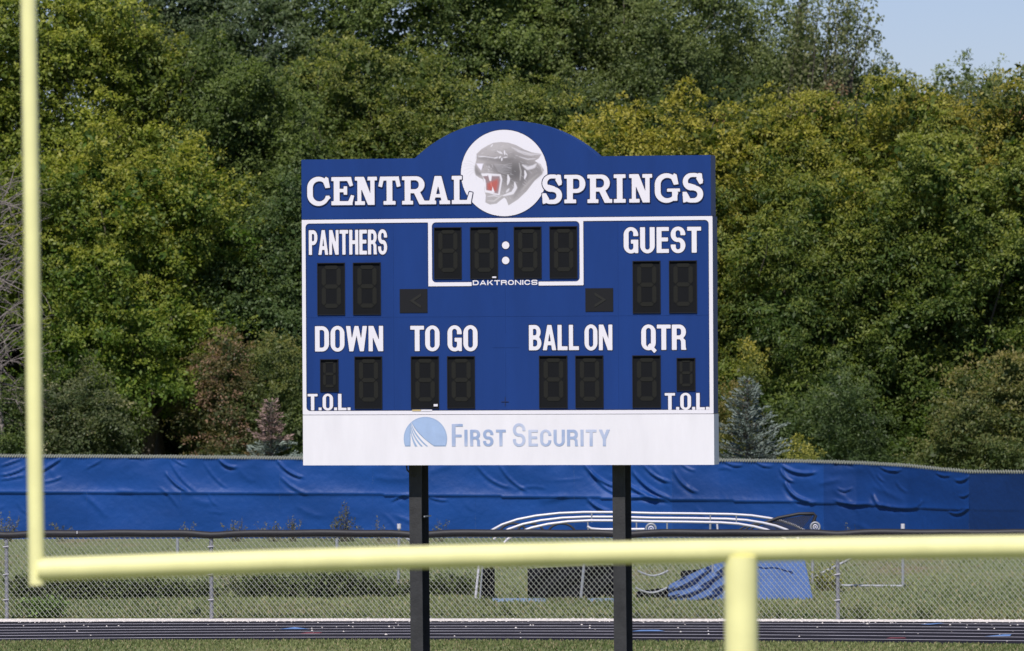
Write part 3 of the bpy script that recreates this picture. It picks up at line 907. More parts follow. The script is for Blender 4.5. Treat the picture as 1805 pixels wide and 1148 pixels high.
    poly([(450, 806), (488, 808), (462, 736)], Wt, 1, 6)
    poly([(372, 800), (392, 796), (376, 748)], Wt, 1, 6)
    # cheek slits
    line([(645, 598), (655, 650), (640, 715)], 16, Wt, .9, 9)
    line([(845, 545), (857, 595), (843, 645)], 14, Wt, .9, 9)
    line([(725, 688), (738, 750), (700, 812), (590, 845)], 19, Wt, .85, 10)
    line([(660, 762), (625, 805)], 13, Wt, .7, 10)
    line([(780, 460), (800, 560), (790, 660)], 7, (.6, .57, .58), .6, 16)
    line([(400, 905), (480, 910), (560, 850), (600, 835)], 8, (.6, .57, .58), .7, 12)
    line([(400, 855), (480, 845), (540, 858)], 7, Wt, .6, 10)
    line([(800, 790), (900, 680), (1000, 590)], 12, (.45, .42, .42), .5, 25)
    # disc geometry : grid cells inside the circle, rim snapped to the circle
    cx, cy, rr = 600.0, 576.0, 514.0
    V = []; cols = []
    idx = -np.ones((NN, NN), int)
    inside = np.hypot(GX - cx, GY - cy) < rr
    st = L[1] - L[0]
    for j in range(NN):
        for i in range(NN):
            if not inside[j, i]: continue
            x, y = GX[j, i], GY[j, i]
            d = math.hypot(x - cx, y - cy)
            if rr - d < st * .9:
                x = cx + (x - cx) / d * rr; y = cy + (y - cy) / d * rr
            idx[j, i] = len(V)
            V.append(uv(800 + x / 6.755, 220 + y / 6.755)); cols.append(C[j, i])
    Fc = []
    for j in range(NN - 1):
        for i in range(NN - 1):
            q = [idx[j, i], idx[j + 1, i], idx[j + 1, i + 1], idx[j, i + 1]]
            q = [k for k in q if k >= 0]
            if len(q) >= 3: Fc.append(tuple(q))
    me = bpy.data.meshes.new('emblem')
    me.from_pydata([W(a, b, .006) for a, b in V], [], Fc)
    at_ = me.color_attributes.new('Col', 'FLOAT_COLOR', 'POINT')
    cc_ = np.ones((len(V), 4), np.float32); cc_[:, :3] = np.clip(np.array(cols), 0, 1)
    at_.data.foreach_set('color', cc_.reshape(-1))
    o = link_mesh('emblem', me, M['print'], board)
    o['label'] = 'white disc with a roaring grey panther head'
    mb = MB(); nn = 72; ring = []
    for r_ in (rr + 8, rr - 6):
        for k in range(nn):
            a = 2 * math.pi * k / nn
            q = uv(800 + (cx + r_ * math.cos(a)) / 6.755, 220 + (cy + r_ * math.sin(a)) / 6.755)
            ring.append(W(q[0], q[1], .003))
    mb.add(ring, [(k, (k + 1) % nn, nn + (k + 1) % nn, nn + k) for k in range(nn)])
    mb.build('emblem_rim', M['board_outline'], o)
emblem()

# ---- digits
def rect_uv(x0, y0, x1, y1):
    a = uv(x0, (y0 + y1) / 2)[0]; b = uv(x1, (y0 + y1) / 2)[0]; c = uv((x0 + x1) / 2, y1)[1]; d = uv((x0 + x1) / 2, y0)[1]
    return a, c, b, d
def hex_seg(mb, cx, cy, L, w, vertical, n):
    h = L / 2; q = w / 2
    P = [(-h, 0), (-h + q, q), (h - q, q), (h, 0), (h - q, -q), (-h + q, -q)]
    if vertical: P = [(b, a) for a, b in P][::-1]
    mb.add([W(cx + a, cy + b, n) for a, b in P] + [W(cx + a * .98, cy + b * .98, n - .004) for a, b in P],
           [tuple(range(6))[::-1]] + [(k, (k + 1) % 6, (k + 1) % 6 + 6, k + 6) for k in range(6)])
def digit(r, small=False):
    a, c, b, d = rect_uv(*r)
    rim = .010
    # raised hood frame round a recessed black face
    mb = MB()
    def fr(p0, p1, n0, n1):
        mb.add([W(u, v, n) for n in (n1, n0) for (u, v) in ((p0[0], p0[1]), (p1[0], p0[1]), (p1[0], p1[1]), (p0[0], p1[1]))],
               [(0, 1, 2, 3), (4, 5, 1, 0), (5, 6, 2, 1), (6, 7, 3, 2), (7, 4, 0, 3)])
    fr((a, c), (a + rim, d), 0, .016); fr((b - rim, c), (b, d), 0, .016)
    fr((a + rim, c), (b - rim, c + rim), 0, .0155); fr((a + rim, d - rim), (b - rim, d), 0, .03)
    frame = mb.build('digit_module', M['hood_black'], board)
    face = MB(); face.add([W(u, v, .004) for u, v in ((a + rim, c + rim), (b - rim, c + rim), (b - rim, d - rim), (a + rim, d - rim))], [(0, 1, 2, 3)])
    face.build('face', M['digit_black'], frame)
    w_ = (b - a); h_ = (d - c)
    sw = w_ * .15
    x0 = a + w_ * .235; x1 = b - w_ * .225; y0 = c + h_ * .175; y1 = d - h_ * .085; ym = (y0 + y1) / 2
    for (cx, cy, L, ver) in (((x0 + x1) / 2, y1, x1 - x0 - .01, 0), ((x0 + x1) / 2, ym, x1 - x0 - .01, 0), ((x0 + x1) / 2, y0, x1 - x0 - .01, 0),
                             (x0, (y1 + ym) / 2, y1 - ym - .01, 1), (x1, (y1 + ym) / 2, y1 - ym - .01, 1), (x0, (y0 + ym) / 2, ym - y0 - .01, 1), (x1, (y0 + ym) / 2, ym - y0 - .01, 1)):
        sg = MB(); hex_seg(sg, cx, cy, L, sw, ver, .0085)
        sg.build('segment', M['digit_segment'], frame)
    return frame
for r in [(765.3, 400.8, 814, 492), (829, 400.3, 878, 491.8), (906, 399.6, 954.8, 491.2), (969, 399, 1018, 491),
          (559.6, 463.5, 608.4, 555.5), (622.5, 463, 671.5, 555), (1115.5, 460, 1164.6, 552.5), (1179.6, 459.5, 1228.8, 552),
          (564.7, 633.4, 597, 690.7), (625.3, 628.5, 674, 720.6), (724.6, 628, 774, 720.4), (788.5, 628, 837.4, 720),
          (950.6, 627, 1000.6, 719.6), (1014.5, 626.8, 1064, 719.4), (1115, 626.5, 1165, 719), (1193, 631, 1226, 689)]:
    digit(r)
def arrow(r, sgn):
    a, c, b, d = rect_uv(*r)
    o = slab_box('arrow_module', a, c, b, d, 0.0, .008, M['hood_black'])
    w_ = b - a; h_ = d - c; cx = (a + b) / 2 + .02
    tip = cx - sgn * w_ * .2; tail = cx + sgn * w_ * .22
    for s in (1, -1):
        P = [(tip, c + h_ * .5), (tail, c + h_ * (.5 + s * .32)), (tail, c + h_ * (.5 + s * .20)), (tip + sgn * w_ * .16, c + h_ * .5)]
        if s * sgn > 0: P = P[::-1]
        mb = MB(); mb.add([W(u, v, .0125) for u, v in P] + [W(u, v, .008) for u, v in P], [(0, 1, 2, 3)] + [(k, (k + 1) % 4, (k + 1) % 4 + 4, k + 4) for k in range(4)])
        mb.build('arrow_bar', M['arrow_bar'], o)
arrow((704.8, 509.6, 753.7, 551.5), 1)
arrow((1032, 508.2, 1081, 549.3), -1)
for cy in (432.5, 459.3):
    q = uv(891.5, cy); r_ = 6.6 * PXS
    mb = MB(); nn = 28
    mb.add([W(q[0] + (r_ + .009) * math.cos(6.2832 * k / nn), q[1] + (r_ + .009) * math.sin(6.2832 * k / nn), .003) for k in range(nn)], [tuple(range(nn))])
    o = mb.build('colon_dot_outline', M['board_outline'], board)
    mb = MB(); mb.add([W(q[0] + r_ * math.cos(6.2832 * k / nn), q[1] + r_ * math.sin(6.2832 * k / nn), .006) for k in range(nn)], [tuple(range(nn))])
    mb.build('colon_dot', M['white_vinyl'], board)
# small service hatch outline, sticker, smudge
a, c, b, d = rect_uv(868, 590, 915, 613)
slab_box('service_hatch', a, c, b, d, 0.0, .0025, M['board_blue'])
a, c, b, d = rect_uv(765, 712.5, 772, 716.5)
slab_box('sticker', a, c, b, d, .016, .018, M['white_vinyl'])
a, c, b, d = rect_uv(727, 722.2, 742, 725)
slab_box('maker_plate', a, c, b, d, .008, .011, plain('brass_plate', (.55, .42, .2), .5))
a, c, b, d = rect_uv(742.5, 722.2, 762, 725)
slab_box('maker_plate', a, c, b, d, .008, .011, M['white_vinyl'])
a, c, b, d = rect_uv(890, 700, 891, 716)
slab_box('latch', a, c, b, d, 0, .004, M['board_outline'])
a, c, b, d = rect_uv(884, 708, 897, 709)
slab_box('latch', a, c, b, d, 0.0, .0065, M['board_outline'])

# ---- posts: wide flange beams set behind the cabinet
def beam(px, px_low):
    u0 = uv(px, 820)[0] - .076
    fw = .155; dep = .40; tf = .016; tw = .012
    def prism(ua, ub, na, nb, mb):
        zt = sB + 1.6
        lean = .0045
        vs = []
        for z in (0.0, zt):
            du = (sB - z) * lean
            for (u, n) in ((ua, na), (ub, na), (ub, nb), (ua, nb)):
                vs.append(W(u + du, z, n))
        mb.add(vs, [(0, 3, 2, 1), (4, 5, 6, 7), (0, 1, 5, 4), (1, 2, 6, 5), (2, 3, 7, 6), (3, 0, 4, 7)])
    n_f = -DEP - .004
    mb = MB()
    prism(u0, u0 + fw, n_f - tf, n_f, mb)
    prism(u0, u0 + fw, n_f - dep, n_f - dep + tf, mb)
    prism(u0 + fw / 2 - tw / 2, u0 + fw / 2 + tw / 2, n_f - dep + tf, n_f - tf, mb)
    return mb.build('post', M['post_paint'], board)
beam(720.8, 0); beam(1080.8, 0)
# footing plates
for px in (720.8, 1080.8):
    u0 = uv(px, 820)[0]
    slab_box('footing', u0 - .2, 0.0, u0 + .35, .06, -DEP - .6, -DEP + .2, plain('concrete', (.35, .34, .32), .9, noise=.2))
# cable loop
A = W(uv(710, 815)[0], uv(710, 818)[1], -.2); B_ = W(uv(711, 829)[0], uv(711, 829)[1], -.2); C_ = W(uv(716, 836)[0], uv(716, 836)[1], -.25); D_ = W(uv(722, 840)[0], uv(722, 840)[1], -.3)
MB().tube([A, B_, C_, D_], .011, 6).build('cable', M['black_plastic'], board)
# conduit and bolts on left post
for px, py in ((738, 912), (1099, 912)):
    q = uv(px, py)
    slab_box('bolt', q[0] - .008, q[1] - .008, q[0] + .008, q[1] + .008, -DEP - .35, -DEP + .006, M['dull_pipe']) if px < 800 else None

# ------------------------------------------------------------------ CHAIN LINK FENCE
fA = ground(-160, 1091.0); fB = ground(1960, 1093.3)
fdir = fB - fA; flen = float(np.linalg.norm(fdir[:2])); fd = fdir / flen
def fp(s, z, off=0.0):
    p = fA + fd * s; nx, ny = fd[1], -fd[0]
    return np.array([p[0] + nx * off, p[1] + ny * off, z])
def s_at(px):
    # distance along the fence of the photo column px
    d = ray(px, 1000.0); A_ = np.array([[fd[0], -d[0]], [fd[1], -d[1]]])
    return float(np.linalg.solve(A_, CP[:2] - fA[:2])[0])
fence = empty('chain_link_fence', fA, 'low galvanised chain link fence with black tube cap behind the track', 'fence')
FH = 1.205
post_px = [-360 + 368 * k + 10 + 368 - 368 for k in range(0)]
s10 = s_at(10.5); step = (s_at(1476) - s10) / 4
post_s = [s10 + step * k for k in range(-1, 7) if -0.5 < s10 + step * k < flen + .5]
for s in post_s:
    MB().tube([fp(s, 0, -.04), fp(s, FH + .0, -.04)], .030, 10).build('post', M['galvanised'], fence, True)
for s in post_s:
    for z in (FH - .14, FH - .55, .28):
        MB().tube([fp(s - .045, z, .0), fp(s + .045, z + .01, .0)], .012, 6).build('tie_clip', M['galvanised'], fence)
MB().tube([fp(0, FH + .02, -.04), fp(flen, FH + .02, -.04)], .021, 8).build('top_rail', M['galvanised'], fence)
# woven wires: diamond fabric
mb = MB()
pw = 0.078
nW = int((flen + FH) / pw) + 2
segs = 11
ph = (FH - .02) / round((FH - .02) / pw) if True else pw
rows = int(round((FH - .03) / pw * 1.0))
def wire(pts, r=.0029):
    mb.tube(pts, r, 3, cap=False)
for i in range(-int(FH / pw) - 1, int(flen / pw) + 1):
    for sgn in (1, -1):
        # straight diagonal, alternately in front and behind
        s0 = i * pw if sgn == 1 else i * pw + FH * .84
        s1 = s0 + sgn * FH * .84
        a, b = (s0, 0.03), (s1, FH)
        t0 = 0; t1 = 1
        if s1 != s0:
            for lim in (0.0, flen):
                t = (lim - s0) / (s1 - s0)
                if 0 < t < 1:
                    if (s0 < lim) == (lim == 0.0): t0 = max(t0, t)
                    else: t1 = min(t1, t)
        if max(s0, s1) < 0 or min(s0, s1) > flen: continue
        p = lambda t: fp(s0 + (s1 - s0) * t, .03 + (FH - .03) * t, .004 * sgn)
        wire([p(t0), p((t0 + t1) / 2), p(t1)], .0042 if sgn == -1 else .0027)
# twisted ends along the bottom
o = mb.build('wire_mesh', M['wire'], fence); o['kind'] = 'stuff'
# black corrugated cap tube, sagging a little between ties
rngc = random.Random(5)
edges = [0.0] + [s for s in post_s if 0 < s < flen] + [flen]
for a, b in zip(edges[:-1], edges[1:]):
    pts = []
    for k in range(25):
        t = k / 24; s = a + (b - a) * t
        dip = .022 * math.exp(-((t * (b - a)) / .25) ** 2) + .022 * math.exp(-(((1 - t) * (b - a)) / .25) ** 2)
        pts.append(fp(s, FH + .062 - dip + .004 * math.sin(s * 2.3) + .003 * math.sin(s * 6.1 + 1), -.02))
    MB().tube(pts, .053, 14).build('cap_tube', M['black_plastic'], fence, True)
s = s_at(137); 
mbt = MB(); mbt.tube([fp(s, FH + .06, .034), fp(s, FH + .10, .03)], .006, 5); mbt.build('tie_strap', M['white_plastic'], fence)

# ------------------------------------------------------------------ BLUE WINDSCREEN FENCE
wf_pts = [(-160, 799.5, 136.5), (0, 800, 136), (300, 801.5, 135.8), (530, 804, 135.5), (900, 806, 135), (1185, 807, 134.4), (1267, 807.5, 134.2), (1400, 809, 133.6),
          (1510, 812, 133), (1600, 817, 132.2), (1660, 823.5, 131.4), (1712, 828, 130.7), (1805, 828.5, 129.3), (1980, 833, 126.5)]
WPX = np.array([p[0] for p in wf_pts]); WTY = np.array([p[1] for p in wf_pts]); WD = np.array([p[2] for p in wf_pts])
def wfp(px, py, off=0.0):
    d = float(np.interp(px, WPX, WD)) - off
    return at(px, py, d)
screen = empty('windscreen_fence', ground(0, 945), 'tall fence covered with wrinkled blue windscreen fabric in front of the trees', 'fence')
folds = []  # (x0,y0,x1,y1,width_px,amp_m, curve)
fr = random.Random(11)
def fold(x0, y0, x1, y1, w, a, c=0.0): folds.append((x0, y0, x1, y1, w, a, c))
# traced creases
for f_ in [(0, 822, 40, 808, 4, .035, 0), (0, 838, 46, 822, 4, .04, 3), (70, 832, 108, 808, 5, .05, 0), (0, 846, 44, 838, 4, .03, 0), (75, 850, 110, 840, 4, .03, 2),
           (292, 832, 330, 866, 5, .055, 4), (300, 812, 345, 866, 5, .03, 5), (385, 808, 418, 824, 5, .06, 5), (360, 815, 400, 860, 5, .02, 4), (368, 870, 382, 892, 5, .02, 2), (305, 808, 330, 822, 3, .03, 2),
           (488, 810, 536, 842, 5, .055, 6), (495, 840, 540, 870, 6, .035, 4), (222, 809, 252, 810, 3, .03, -3), (690, 884, 722, 872, 4, .04, -3), (755, 876, 790, 882, 4, .03, 2),
           (152, 826, 178, 812, 4, .025, 0), (840, 818, 900, 860, 6, .03, 8), (880, 818, 930, 866, 5, .035, 6), (1030, 818, 1085, 858, 6, .06, 6), (1040, 830, 1090, 872, 6, .05, 5), (1035, 878, 1075, 902, 6, .06, 4),
           (1090, 838, 1160, 880, 7, .06, 6), (1115, 830, 1180, 878, 6, .065, 7), (1135, 820, 1182, 850, 5, .05, 5), (1188, 828, 1230, 868, 6, .05, 7), (1110, 876, 1180, 884, 5, .05, -3), (1200, 815, 1225, 830, 4, .03, 3),
           (1275, 812, 1310, 820, 4, .035, 4), (1330, 812, 1362, 822, 4, .035, 4), (1375, 818, 1440, 832, 6, .06, 8), (1382, 846, 1430, 884, 7, .075, 10), (1375, 822, 1400, 850, 5, .05, 6), (1400, 882, 1440, 884, 4, .03, 4),
           (1468, 818, 1505, 820, 4, .05, -4), (1475, 860, 1502, 860, 4, .045, 5), (1470, 882, 1535, 887, 5, .06, 4), (1538, 870, 1552, 894, 5, .05, 2), (1545, 888, 1620, 896, 5, .06, 4), (1612, 894, 1624, 880, 5, .05, 3),
           (1550, 822, 1590, 828, 4, .05, 5), (1650, 833, 1675, 838, 4, .06, 3), (1682, 846, 1708, 838, 5, .06, 5), (1690, 874, 1708, 868, 4, .05, 4), (1672, 902, 1706, 896, 5, .07, 6), (1545, 834, 1560, 850, 4, .03, 2), (1580, 848, 1600, 868, 5, .02, 3)]:
    fold(*f_)
for k in range(46):
    x0 = fr.uniform(-100, 1700); y0 = fr.uniform(815, 925); an = fr.uniform(-.3, 1.0); L_ = fr.uniform(20, 70)
    fold(x0, y0, x0 + L_ * math.cos(an), y0 + L_ * math.sin(an), fr.uniform(5, 12), fr.uniform(.006, .018), fr.uniform(-6, 6))
seamx = [-160, 0, 12]
def seam_y(px): return float(np.interp(px, [-160, 0, 300, 700, 1100, 1185, 1440, 1620, 1708, 1980], [866, 868, 870.5, 873, 879, 881, 887, 896, 899, 905]))
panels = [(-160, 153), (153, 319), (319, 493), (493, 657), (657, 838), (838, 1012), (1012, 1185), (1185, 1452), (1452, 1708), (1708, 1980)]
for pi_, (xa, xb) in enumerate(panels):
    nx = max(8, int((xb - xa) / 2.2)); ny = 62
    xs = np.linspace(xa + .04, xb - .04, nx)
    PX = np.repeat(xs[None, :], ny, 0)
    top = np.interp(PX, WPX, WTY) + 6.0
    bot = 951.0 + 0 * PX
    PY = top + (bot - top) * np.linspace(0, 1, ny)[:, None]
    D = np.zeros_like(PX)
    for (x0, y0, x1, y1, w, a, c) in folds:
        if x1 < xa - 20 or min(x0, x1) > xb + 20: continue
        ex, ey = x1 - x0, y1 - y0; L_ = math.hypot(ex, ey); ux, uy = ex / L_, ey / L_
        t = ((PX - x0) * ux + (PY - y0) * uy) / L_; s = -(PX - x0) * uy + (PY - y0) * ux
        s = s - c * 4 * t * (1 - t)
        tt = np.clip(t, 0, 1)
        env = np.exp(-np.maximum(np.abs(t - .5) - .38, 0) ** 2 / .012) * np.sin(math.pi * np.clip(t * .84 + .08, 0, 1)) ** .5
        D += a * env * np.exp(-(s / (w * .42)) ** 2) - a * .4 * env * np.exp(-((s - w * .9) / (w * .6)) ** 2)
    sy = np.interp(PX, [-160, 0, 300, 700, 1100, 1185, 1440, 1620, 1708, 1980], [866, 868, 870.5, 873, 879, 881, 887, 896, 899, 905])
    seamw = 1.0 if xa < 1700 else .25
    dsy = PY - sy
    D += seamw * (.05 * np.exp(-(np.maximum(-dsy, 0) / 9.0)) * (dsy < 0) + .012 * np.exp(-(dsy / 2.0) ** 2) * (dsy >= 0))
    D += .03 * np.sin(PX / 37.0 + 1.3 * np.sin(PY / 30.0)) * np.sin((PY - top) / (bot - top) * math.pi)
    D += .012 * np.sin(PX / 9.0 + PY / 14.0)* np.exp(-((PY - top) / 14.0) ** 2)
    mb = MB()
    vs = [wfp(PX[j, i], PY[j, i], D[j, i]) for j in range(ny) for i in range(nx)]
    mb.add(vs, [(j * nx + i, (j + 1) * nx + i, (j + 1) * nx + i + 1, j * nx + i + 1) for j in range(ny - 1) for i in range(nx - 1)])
    mb.build('fabric_panel', M['fabric_shade_dark'] if xa >= 1700 else M['fabric_shade_deep'] if xa >= 1440 else M['fabric_shade_mid'] if xa >= 1180 else M['fabric'], screen, True)  # panels to the right step through the copies with shade in their colour
xs = np.arange(-160, 1981, 20)
MB().tube([wfp(x_, float(np.interp(x_, WPX, WTY)) + 4.2, -.06) for x_ in xs], .03, 8).build('top_rail', plain('rail_grey', (.10, .10, .11), .6), screen, True)
mb = MB()
rt = random.Random(2)
for x_ in np.arange(-160, 1980, 4.6):
    yt = float(np.interp(x_, WPX, WTY))
    a = wfp(x_ - 2.2, yt + 6.5, .02); b = wfp(x_ + 1.2, yt + 0.6 + rt.uniform(-.5, .5), .02); c = wfp(x_ + 3.0, yt + 6.5, .0)
    mb.tube([a, b], .012, 4); mb.tube([b, c], .011, 4)
o = mb.build('wire_mesh', M['wire'], screen); o['kind'] = 'stuff'
for x_ in range(-100, 1980, 262):
    yt = float(np.interp(x_, WPX, WTY))
    q = wfp(x_, yt + 4, -.1); MB().tube([(q[0], q[1], 0), (q[0], q[1], q[2])], .03, 8).build('post', M['galvanised'], screen)

# ------------------------------------------------------------------ GOALPOST (foreground)
GD = 32.85
gc = at(1306, 970.5, GD)
gth = math.radians(8.0)          # left end nearer
gdirL = np.array([-math.cos(gth), -math.sin(gth), 0])
def bar_end(side):
    # solve for the end of each half: 3.556 m from the stem with the droop seen in the photo
    d = gdirL * (1 if side < 0 else -1)
    slope = -(.0214 - 376 * math.tan(gth) / F) if side < 0 else (.0024 + .0 - 376 * math.tan(gth) / F)
    return gc + d * 3.525 + np.array([0, 0, slope * 3.525 * (1 if side < 0 else 1)])
eL = bar_end(-1); eR = bar_end(1)
goal = empty('goalpost', (gc[0], gc[1] + 2.0, 0), 'pale yellow football goalpost standing in front, out of focus', 'goalpost')
mb = MB()
def lerp3(a, b, t): return a + (b - a) * t
sagpts = []
for k in range(13):
    t = k / 12; p = lerp3(eL, gc, t); p = p + np.array([0, 0, .010 * math.sin(math.pi * t)]); sagpts.append(p)
for k in range(1, 13):
    t = k / 12; p = lerp3(gc, eR, t); p = p + np.array([0, 0, .010 * math.sin(math.pi * t)]); sagpts.append(p)
mb.tube(sagpts, .0575, 28).build('crossbar', M['goal_yellow'], goal, True)
for e, sd in ((eL, -1), (eR, 1)):
    lean = .0088 * sd
    up = np.array([lean, 0, 1.0]); off = np.array([0.0, 0, 0])
    MB().tube([e + off - up * .075, e + off + up * .9, e + off + up * 6.1], .0385, 24).build('upright', M['goal_yellow'], goal, True)
neck = [gc + np.array([0, 0, -.03])]
for k in range(4): neck.append(gc + np.array([.0, 0, -.3 - .2 * k]))
for k in range(1, 9):
    a = math.radians(90 * k / 8); neck.append(gc + np.array([0, 1.0 * (1 - math.cos(a)), -.9 - .9 * math.sin(a)]))
q0 = neck[-1]
neck[-1:] = [q0]
for k in range(1, 9):
    a = math.radians(90 * k / 8); neck.append(q0 + np.array([0, .9 * math.sin(a), -.9 * (1 - math.cos(a))]))
q1 = neck[-1]; neck.append(np.array([q1[0], q1[1], 0.0]))
MB().tube(neck, .084, 28).build('gooseneck', M['goal_yellow'], goal, True)

# ------------------------------------------------------------------ EQUIPMENT BETWEEN THE FENCES
EQ = 103.5
def eq(px, py, d=EQ): return at(px, py, d)
cart = empty('arched_frame', ground(1130, 1060), 'silver arched tube frame on small wheels behind the chain link fence', 'frame')
def arch(dy, d, xa, xb):
    pts = []
    xs_ = [865, 885, 912, 945, 985, 1030, 1090, 1150, 1220, 1290, 1325, 1355, 1380, 1400, 1418]
    ys_ = [936, 925, 916, 909.5, 905, 903.2, 903.3, 905, 905.6, 906.8, 909, 913.5, 919, 926, 935]
    for a, b in zip(xs_, ys_): pts.append(eq(a + xa + (xb - xa) * (a - 865) / 553, b + dy, d))
    a0, a1 = pts[0], pts[-1]
    pts = [np.array([a0[0] - .06, a0[1], a0[2] - .06])] + pts + [np.array([a1[0] + .03, a1[1], a1[2] - .08])]
    return pts
for dy, d, xa, xb in ((0, 104.6, 0, 0), (8.2, 103.9, 12, -14), (14.6, 103.2, 30, -34)):
    MB().tube(arch(dy, d, xa, xb), .021, 8).build('arch_tube', M['aluminium'], cart, True)
for (x0, y0, x1, y1, r, m_) in ((845, 990, 838, 1056, .020, 'aluminium'), (851, 990, 846, 1056, .014, 'dull_pipe'), (1030, 990, 1023, 1063, .022, 'dull_pipe'), (1256, 996, 1258, 1058, .018, 'dull_pipe'),
                                (1036, 920, 1037, 937, .012, 'dull_pipe'), (1122, 920, 1122, 937, .012, 'dull_pipe'), (1176, 920, 1176, 937, .014, 'dull_pipe'), (1252, 920, 1252, 937, .018, 'dull_pipe'), (1264, 922, 1265, 935, .016, 'aluminium'),
                                (1043, 905, 1043, 921, .012, 'dull_pipe'), (1252, 906, 1252, 921, .010, 'dull_pipe'), (1298, 909, 1298, 924, .010, 'dull_pipe')):
    MB().tube([eq(x0, y0, 103.4), eq(x1, y1, 103.4)], r, 8).build('leg' if y1 > 1000 else 'strut', M[m_], cart, True)
MB().tube([eq(1035, 928, 103.1), eq(1042, 932, 103.1), eq(1060, 933.5, 103.1), eq(1136, 933, 103.1)], .02, 8).build('lower_rail', M['aluminium'], cart, True)
for y0, x0, x1 in ((1006, 1124, 1178), (1036, 1120, 1176)):
    pts = [eq(x0 + (x1 - x0) * k / 10, y0 + 9 * math.sin(math.pi * k / 10), 103.0) for k in range(11)]
    MB().tube(pts, .016, 8).build('sagging_tube', M['dull_pipe'], cart, True)
def wheel(px, py, r, d):
    c = eq(px, py, d)
    mb = MB(); ring = [c + r * np.array([math.cos(6.2832 * k / 20), 0, math.sin(6.2832 * k / 20)]) for k in range(21)]
    mb.tube(ring, r * .24, 8, cap=False)
    o = mb.build('wheel', M['dull_pipe'], cart, True)
    mb = MB(); ring = [c + r * .48 * np.array([math.cos(6.2832 * k / 16), 0, math.sin(6.2832 * k / 16)]) for k in range(17)]
    mb.tube(ring, r * .14, 6, cap=False); mb.tube([c + np.array([0, -.03, 0]), c + np.array([0, .03, 0])], r * .2, 10)
    mb.build('hub', M['aluminium'], o, True)
wheel(1147.5, 932, .075, 102.9); wheel(1437, 929, .07, 102.9)
# net panel at the right end
mb = MB()
netq = [eq(1352, 921, 104), eq(1440, 905, 104), eq(1433, 937, 104), eq(1400, 940, 104)]
mb.tube([eq(1345, 923, 104), eq(1372, 913, 104), eq(1408, 906, 104), eq(1434, 905.5, 104), eq(1438, 909, 104), eq(1429, 932, 104)], .026, 8).build('net_frame', M['black_plastic'], cart, True)
mb = MB()
for k in range(26):
    t = k / 25
    a = eq(1356 + 76 * t, 918 - 11 * t, 104); b = eq(1352 + 76 * t + 22, 938, 104); b2 = eq(1356 + 76 * t - 24, 938, 104)
    mb.tube([a, b], .0065, 3, cap=False); mb.tube([a, b2], .0065, 3, cap=False)
o = mb.build('netting', M['net_black'], cart); o['kind'] = 'stuff'
# dark curved hoops under arches
for x0 in (905, 935, 990):
    pts = [eq(x0 + 26 * math.cos(math.pi * k / 10), 945 - 22 * math.sin(math.pi * k / 10), 104.4) for k in range(11)]
    MB().tube(pts, .02, 6).build('hoop', M['net_black'], cart, True)
for k in range(3):
    pts = [eq(1300 + 10 * k + (90 - 10 * k) * t, 936 - 14 * math.sin(math.pi * t) ** .8, 104.3) for t in np.linspace(0, 1, 11)]
    MB().tube(pts, .016, 6).build('hoop', M['net_black'], cart, True)
# padding: black mats lying under the arch
mats = [(930, 1086, 996, 1058, 104.5), (848, 872, 998, 1052, 104.2), (1122, 1180, 1036, 1056, 104.4), (1200, 1284, 1000, 1052, 106.2)]
labs = ['wide black crumpled tarp under the middle of the arched frame', 'narrow dark tarp at the left foot of the arched frame', 'low dark tarp under the sagging tubes', 'dark tarp behind the folded blue tarp']
def soft_sheet(name, x0, x1, y0, y1, d, mat, lab, cat, amp=.05, dirn=(.3, 1), slant=0.0, freq=5.0, seed=0, depth=.35, top_taper=0.0, fringe=0.0, rise=0.0):
    rs = np.random.default_rng(seed)
    nx, ny = 44, 30
    g0 = ground((x0 + x1) / 2, y1)
    root = bpy.data.meshes.new(name)
    V = []
    for j in range(ny):
        tj = j / (ny - 1)
        for i in range(nx):
            ti = i / (nx - 1)
            px = x0 + (x1 - x0) * ti + slant * (1 - tj) + top_taper * (1 - tj) * (.5 - ti) * 2
            yt_ = y0 + rise * (1 - ti) ** 1.3
            py = yt_ + (y1 - yt_) * tj
            ph = freq * (ti * dirn[0] + tj * dirn[1]) * 6.2832
            off = amp * math.sin(ph + 1.7 * math.sin(ti * 5 + seed)) + .4 * amp * math.sin(ph * 2.3 + tj * 7)
            if fringe and j == ny - 1: py += fringe * rs.uniform(-1, 1)
            V.append(at(px, py, d - depth * tj + off))
    for j in range(ny):            # back side, to close the body
        tj = j / (ny - 1)
        for i in range(nx):
            p = V[j * nx + i]; V.append(np.array([p[0], p[1] + .05, p[2]]))
    n = nx * ny
    Fc = [(j * nx + i, (j + 1) * nx + i, (j + 1) * nx + i + 1, j * nx + i + 1) for j in range(ny - 1) for i in range(nx - 1)]
    Fc += [(n + j * nx + i, n + j * nx + i + 1, n + (j + 1) * nx + i + 1, n + (j + 1) * nx + i) for j in range(ny - 1) for i in range(nx - 1)]
    for i in range(nx - 1):
        Fc.append((i, i + 1, n + i + 1, n + i)); b = (ny - 1) * nx; Fc.append((b + i + 1, b + i, n + b + i, n + b + i + 1))
    for j in range(ny - 1):
        Fc.append((j * nx, n + j * nx, n + (j + 1) * nx, (j + 1) * nx)); e = nx - 1; Fc.append((j * nx + e, (j + 1) * nx + e, n + (j + 1) * nx + e, n + j * nx + e))
    mb = MB(); mb.add(V, Fc)
    o = mb.build(name, mat, None, True); tag(o, lab, cat)
    return o
for (x0, x1, y0, y1, d), lb in zip(mats, labs):
    soft_sheet('black_tarp', x0, x1, y0, y1, d, M['black_mat'], lb, 'tarp', amp=.12, dirn=(1, .5), freq=2.6, seed=int(x0), depth=.6, rise=7, fringe=2.0)
